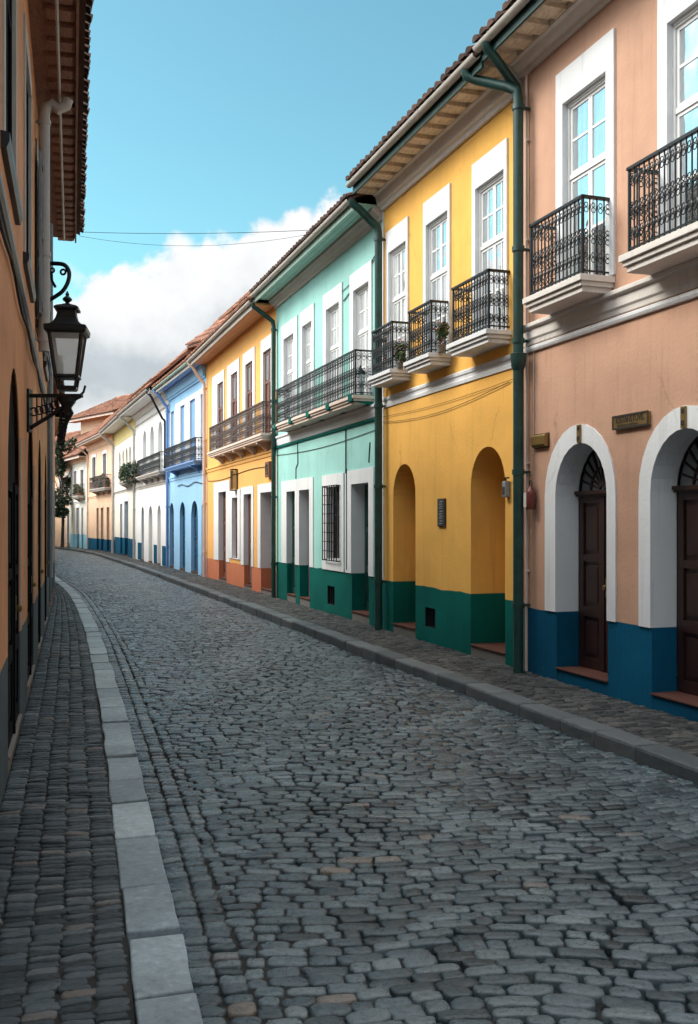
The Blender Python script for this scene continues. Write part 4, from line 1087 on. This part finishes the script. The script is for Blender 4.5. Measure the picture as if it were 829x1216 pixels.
    allv = np.concatenate(allv); loops = np.concatenate(loops); tot = np.concatenate(tot); st = np.concatenate([[0], np.cumsum(tot)[:-1]])
    me = bpy.data.meshes.new(name); me.vertices.add(len(allv)); me.vertices.foreach_set('co', allv.ravel())
    me.loops.add(len(loops)); me.loops.foreach_set('vertex_index', loops.astype(np.int32))
    me.polygons.add(len(tot)); me.polygons.foreach_set('loop_start', st.astype(np.int32)); me.polygons.foreach_set('loop_total', tot.astype(np.int32))
    me.polygons.foreach_set('use_smooth', np.ones(len(tot), bool)); me.update(calc_edges=True); me.validate()
    o = bpy.data.objects.new(name, me); me.materials.append(M[mat]); col.objects.link(o)
    o['kind'] = 'structure'; o.parent = parent_sheet; return o

road = sheet_between('road', LK1, RKB, ROAD_Z-.0205, .5, 89, 'dirt')
pave('cobblestones', lambda d: LK1(d)+.265, lambda d: RKB(d)-.005, 1.2, 84, .087, .156, ROAD_Z-.02, .024, 'cobble', road, .007, .13, .8, .75, None, True, .30, .02)
pave('gutter_stones', lambda d: LK1(d)+.008, lambda d: LK1(d)+.265, 1.2, 60, .086, .13, ROAD_Z-.018, .022, 'cobble', road, .007, .12, .35, .9, 2)
lw = sheet_between('left_pavement', LWALL, LK0, LWALK_Z-.016, .5, 60, 'dirt')
pave('pavement_setts', lambda d: LWALL(d)+.0, lambda d: LK0(d)-.01, 1.2, 31, .058, .165, LWALK_Z-.02, .018, 'sett', lw, .006, .20, .45, .7, 5, False, .3)
sheet_between('pavement_apron', lambda d: LX(d)-2.0, lambda d: LWALL(d)+.05, LWALK_Z-.012, -15, 2.8, 'rsett')
rw_ = sheet_between('right_pavement', RK1, RW, -.022, .5, 89, 'dirt')
pave('pavement_stones', lambda d: RK1(d)+.005, lambda d: RW(d)-.02, 2.5, 82, .075, .13, -.02, .018, 'rsett', rw_, .007, .25, .4, .4, None, False, .3)
def kerb(name, f0, f1, zt, zb, d0, d1, ln, mat, jit=.010, gap=.042, bev=.010):
    g = MB(); d = d0
    while d < d1:
        l = ln*random.uniform(.78, 1.22); e = min(d+l-gap, d1); n = 3
        dz = random.uniform(-jit, jit); dx = random.uniform(-jit, jit)
        vs = []
        for i in range(n+1):
            q = d+(e-d)*i/n; a, b = float(f0(q))+dx, float(f1(q))+dx
            sk = .30
            vs += [(a, q, zb), (b, q+sk*(b-a), zb), (b+random.uniform(-1, 1)*jit*.7, q+sk*(b-a), zt+dz+random.uniform(-.4, .4)*jit), (a+random.uniform(-1, 1)*jit*.7, q, zt+dz+random.uniform(-.4, .4)*jit)]
        fs = [(3, 2, 1, 0), tuple(4*n+k for k in range(4))]
        for i in range(n):
            for k in range(4): fs.append((4*i+k, 4*i+(k+1) % 4, 4*i+4+(k+1) % 4, 4*i+4+k))
        g.add(vs, fs); d += l
    o = g.build(name, mat, None, bevel=bev); o['kind'] = 'structure'; return o
kerb('left_kerb', LK0, LK1, LWALK_Z, -.3, 1.2, 60, .66, 'greyslab')
kerb('right_kerb', RKB, RK1, 0.0, -.3, 1.6, 84, .66, 'darkkerb', .009, .014, .028)

# ------------------------------------------------------------------ sky, sun, camera
SUN_EL, SUN_DIR = R(41), Vector((-.95, .14, 0)).normalized()
w = bpy.data.worlds.new('World'); scene.world = w; w.use_nodes = True
nt = w.node_tree; nt.nodes.clear()
out = N(nt, 'ShaderNodeOutputWorld'); bg = N(nt, 'ShaderNodeBackground'); nt.links.new(bg.outputs[0], out.inputs[0])
sky = N(nt, 'ShaderNodeTexSky'); sky.sky_type = 'NISHITA'; sky.sun_disc = False; sky.sun_elevation = SUN_EL
sky.sun_rotation = math.atan2(SUN_DIR.x, SUN_DIR.y); sky.air_density = 1.0; sky.dust_density = .6; sky.ozone_density = 1.6
tc = N(nt, 'ShaderNodeTexCoord').outputs['Generated']
sep = N(nt, 'ShaderNodeSeparateXYZ'); nt.links.new(tc, sep.inputs[0])
def math_(op, a, b=None, c=None, clamp=False):
    n = N(nt, 'ShaderNodeMath', operation=op); n.use_clamp = clamp
    for i, v in enumerate((a, b, c)):
        if v is None: continue
        if isinstance(v, (int, float)): n.inputs[i].default_value = v
        else: nt.links.new(v, n.inputs[i])
    return n.outputs[0]
az = math_('ARCTAN2', sep.outputs[0], sep.outputs[1])          # azimuth from +Y, radians
el = math_('ARCSINE', sep.outputs[2])
skc = mixc(nt, 1.0, sky.outputs[0], (.46, .70, .56), 'MULTIPLY')
# cumulus bank: its top follows the azimuth, its edge is billowed by noise on the view direction
fc = N(nt, 'ShaderNodeFloatCurve'); cv = fc.mapping.curves[0]
def azpx(px): return math.atan((px-CX)/F)
def elpx(px, py): return math.atan((HZ-py)/math.hypot(F, px-CX))
tops = [(-20, 345), (60, 335), (100, 318), (150, 312), (180, 300), (215, 272), (250, 268), (300, 258), (340, 240), (375, 234), (420, 250), (480, 300), (560, 360), (700, 420)]
lo_, hi_ = -.6, .6
pts = [(0.0, .27), (.12, .17)] + [((azpx(a)-lo_)/(hi_-lo_), elpx(a, b)) for a, b in tops] + [(.88, .22), (1.0, .30)]
while len(cv.points) > 2: cv.points.remove(cv.points[-1])
cv.points[0].location = pts[0]; cv.points[1].location = pts[-1]
for p in pts[1:-1]: cv.points.new(*p)
fc.mapping.update()
nt.links.new(math_('MULTIPLY_ADD', az, 1/(hi_-lo_), -lo_/(hi_-lo_), True), fc.inputs['Value'])
nb = noise(nt, tc, 15, 9, .58); nb.inputs['Distortion'].default_value = .25
nl = noise(nt, tc, 8.0, 7, .58)
vor = N(nt, 'ShaderNodeTexVoronoi', feature='SMOOTH_F1'); vor.inputs['Scale'].default_value = 26; vor.inputs['Smoothness'].default_value = .6
wob = mixc(nt, .05, tc, nb.outputs['Color'], 'ADD'); nt.links.new(wob, vor.inputs['Vector'])
edge = math_('ADD', math_('MULTIPLY', math_('SUBTRACT', nb.outputs[0], .5), .10), math_('MULTIPLY', math_('SUBTRACT', .35, vor.outputs['Distance']), .055))
over = math_('ADD', math_('SUBTRACT', fc.outputs[0], el), edge)  # >0 inside the bank
mask_top = N(nt, 'ShaderNodeMapRange', interpolation_type='SMOOTHSTEP'); nt.links.new(over, mask_top.inputs[0])
mask_top.inputs[1].default_value, mask_top.inputs[2].default_value = -.006, .014
# sky outside the frame: broken cumulus added as white fill light
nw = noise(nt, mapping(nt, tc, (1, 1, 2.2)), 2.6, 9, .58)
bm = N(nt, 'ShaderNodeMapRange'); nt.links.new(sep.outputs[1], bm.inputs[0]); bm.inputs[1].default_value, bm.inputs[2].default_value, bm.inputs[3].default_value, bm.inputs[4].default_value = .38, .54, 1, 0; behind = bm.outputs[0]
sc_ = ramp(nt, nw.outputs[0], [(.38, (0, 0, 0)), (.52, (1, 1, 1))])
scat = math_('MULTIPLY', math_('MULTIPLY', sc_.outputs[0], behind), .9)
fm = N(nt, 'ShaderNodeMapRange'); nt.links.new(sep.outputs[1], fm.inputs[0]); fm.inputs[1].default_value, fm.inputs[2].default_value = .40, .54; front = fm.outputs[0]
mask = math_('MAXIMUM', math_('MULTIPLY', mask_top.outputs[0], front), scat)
# cloud tone: sunlit tops, grey flat base, brighter again at the horizon
rel = math_('DIVIDE', el, fc.outputs[0])
tone = ramp(nt, math_('ADD', rel, math_('MULTIPLY', math_('SUBTRACT', nl.outputs[0], .5), .55)), [(0.0, (.86, .86, .84)), (.40, (.84, .85, .85)), (.50, (.53, .59, .62)), (.62, (.54, .60, .635)), (.74, (.84, .86, .87)), (.9, (.96, .965, .965))])
br = ramp(nt, nb.outputs[0], [(.3, (.86, .87, .89)), (.6, (1.03,)*3)])
cl = mixc(nt, .8, tone.outputs[0], br.outputs[0], 'MULTIPLY')
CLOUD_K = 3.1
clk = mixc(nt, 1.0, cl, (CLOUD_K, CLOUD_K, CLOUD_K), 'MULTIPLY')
for l in list(nt.links):
    pass
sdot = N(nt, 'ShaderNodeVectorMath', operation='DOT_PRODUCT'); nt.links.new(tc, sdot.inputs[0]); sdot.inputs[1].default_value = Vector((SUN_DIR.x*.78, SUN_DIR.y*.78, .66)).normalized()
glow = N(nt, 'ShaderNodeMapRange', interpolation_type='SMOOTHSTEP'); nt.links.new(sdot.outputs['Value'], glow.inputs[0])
glow.inputs[1].default_value, glow.inputs[2].default_value, glow.inputs[3].default_value, glow.inputs[4].default_value = .05, .85, .5, 5.0  # unseen clouds boosted around the sun, dimmed elsewhere, to shape the fill
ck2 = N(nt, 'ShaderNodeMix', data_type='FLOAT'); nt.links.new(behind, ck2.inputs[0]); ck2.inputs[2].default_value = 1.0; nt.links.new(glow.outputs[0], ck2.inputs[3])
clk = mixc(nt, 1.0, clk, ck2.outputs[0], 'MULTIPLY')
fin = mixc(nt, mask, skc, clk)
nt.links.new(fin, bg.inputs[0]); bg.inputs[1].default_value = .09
sl = bpy.data.lights.new('sun', 'SUN'); sl.energy = 1.05; sl.angle = R(30); sl.color = (1.0, .92, .82)
so = bpy.data.objects.new('sun', sl); col.objects.link(so)
sd = Vector((SUN_DIR.x*math.cos(SUN_EL), SUN_DIR.y*math.cos(SUN_EL), math.sin(SUN_EL)))
so.rotation_euler = sd.to_track_quat('Z', 'Y').to_euler(); so.location = (0, 20, 40)
cam = bpy.data.cameras.new('camera'); co = bpy.data.objects.new('camera', cam); col.objects.link(co)
co.location = (0, 0, EYE); co.rotation_euler = (R(90), 0, 0)
cam.sensor_fit = 'VERTICAL'; cam.sensor_height = 24; cam.lens = F/1216*24
cam.shift_y = (HZ-608)/1216; cam.clip_start = .1; cam.clip_end = 3000
scene.camera = co
vs = scene.view_settings; vs.view_transform = 'Standard'; vs.look = 'None'; vs.exposure = 1.97; vs.gamma = 1; vs.use_curve_mapping = False
scene.render.engine = 'CYCLES'; scene.cycles.max_bounces = 5; scene.cycles.diffuse_bounces = 3; scene.cycles.glossy_bounces = 2; scene.cycles.use_adaptive_sampling = True; scene.cycles.adaptive_threshold = .02
try: scene.cycles.use_denoising = True
except Exception: pass
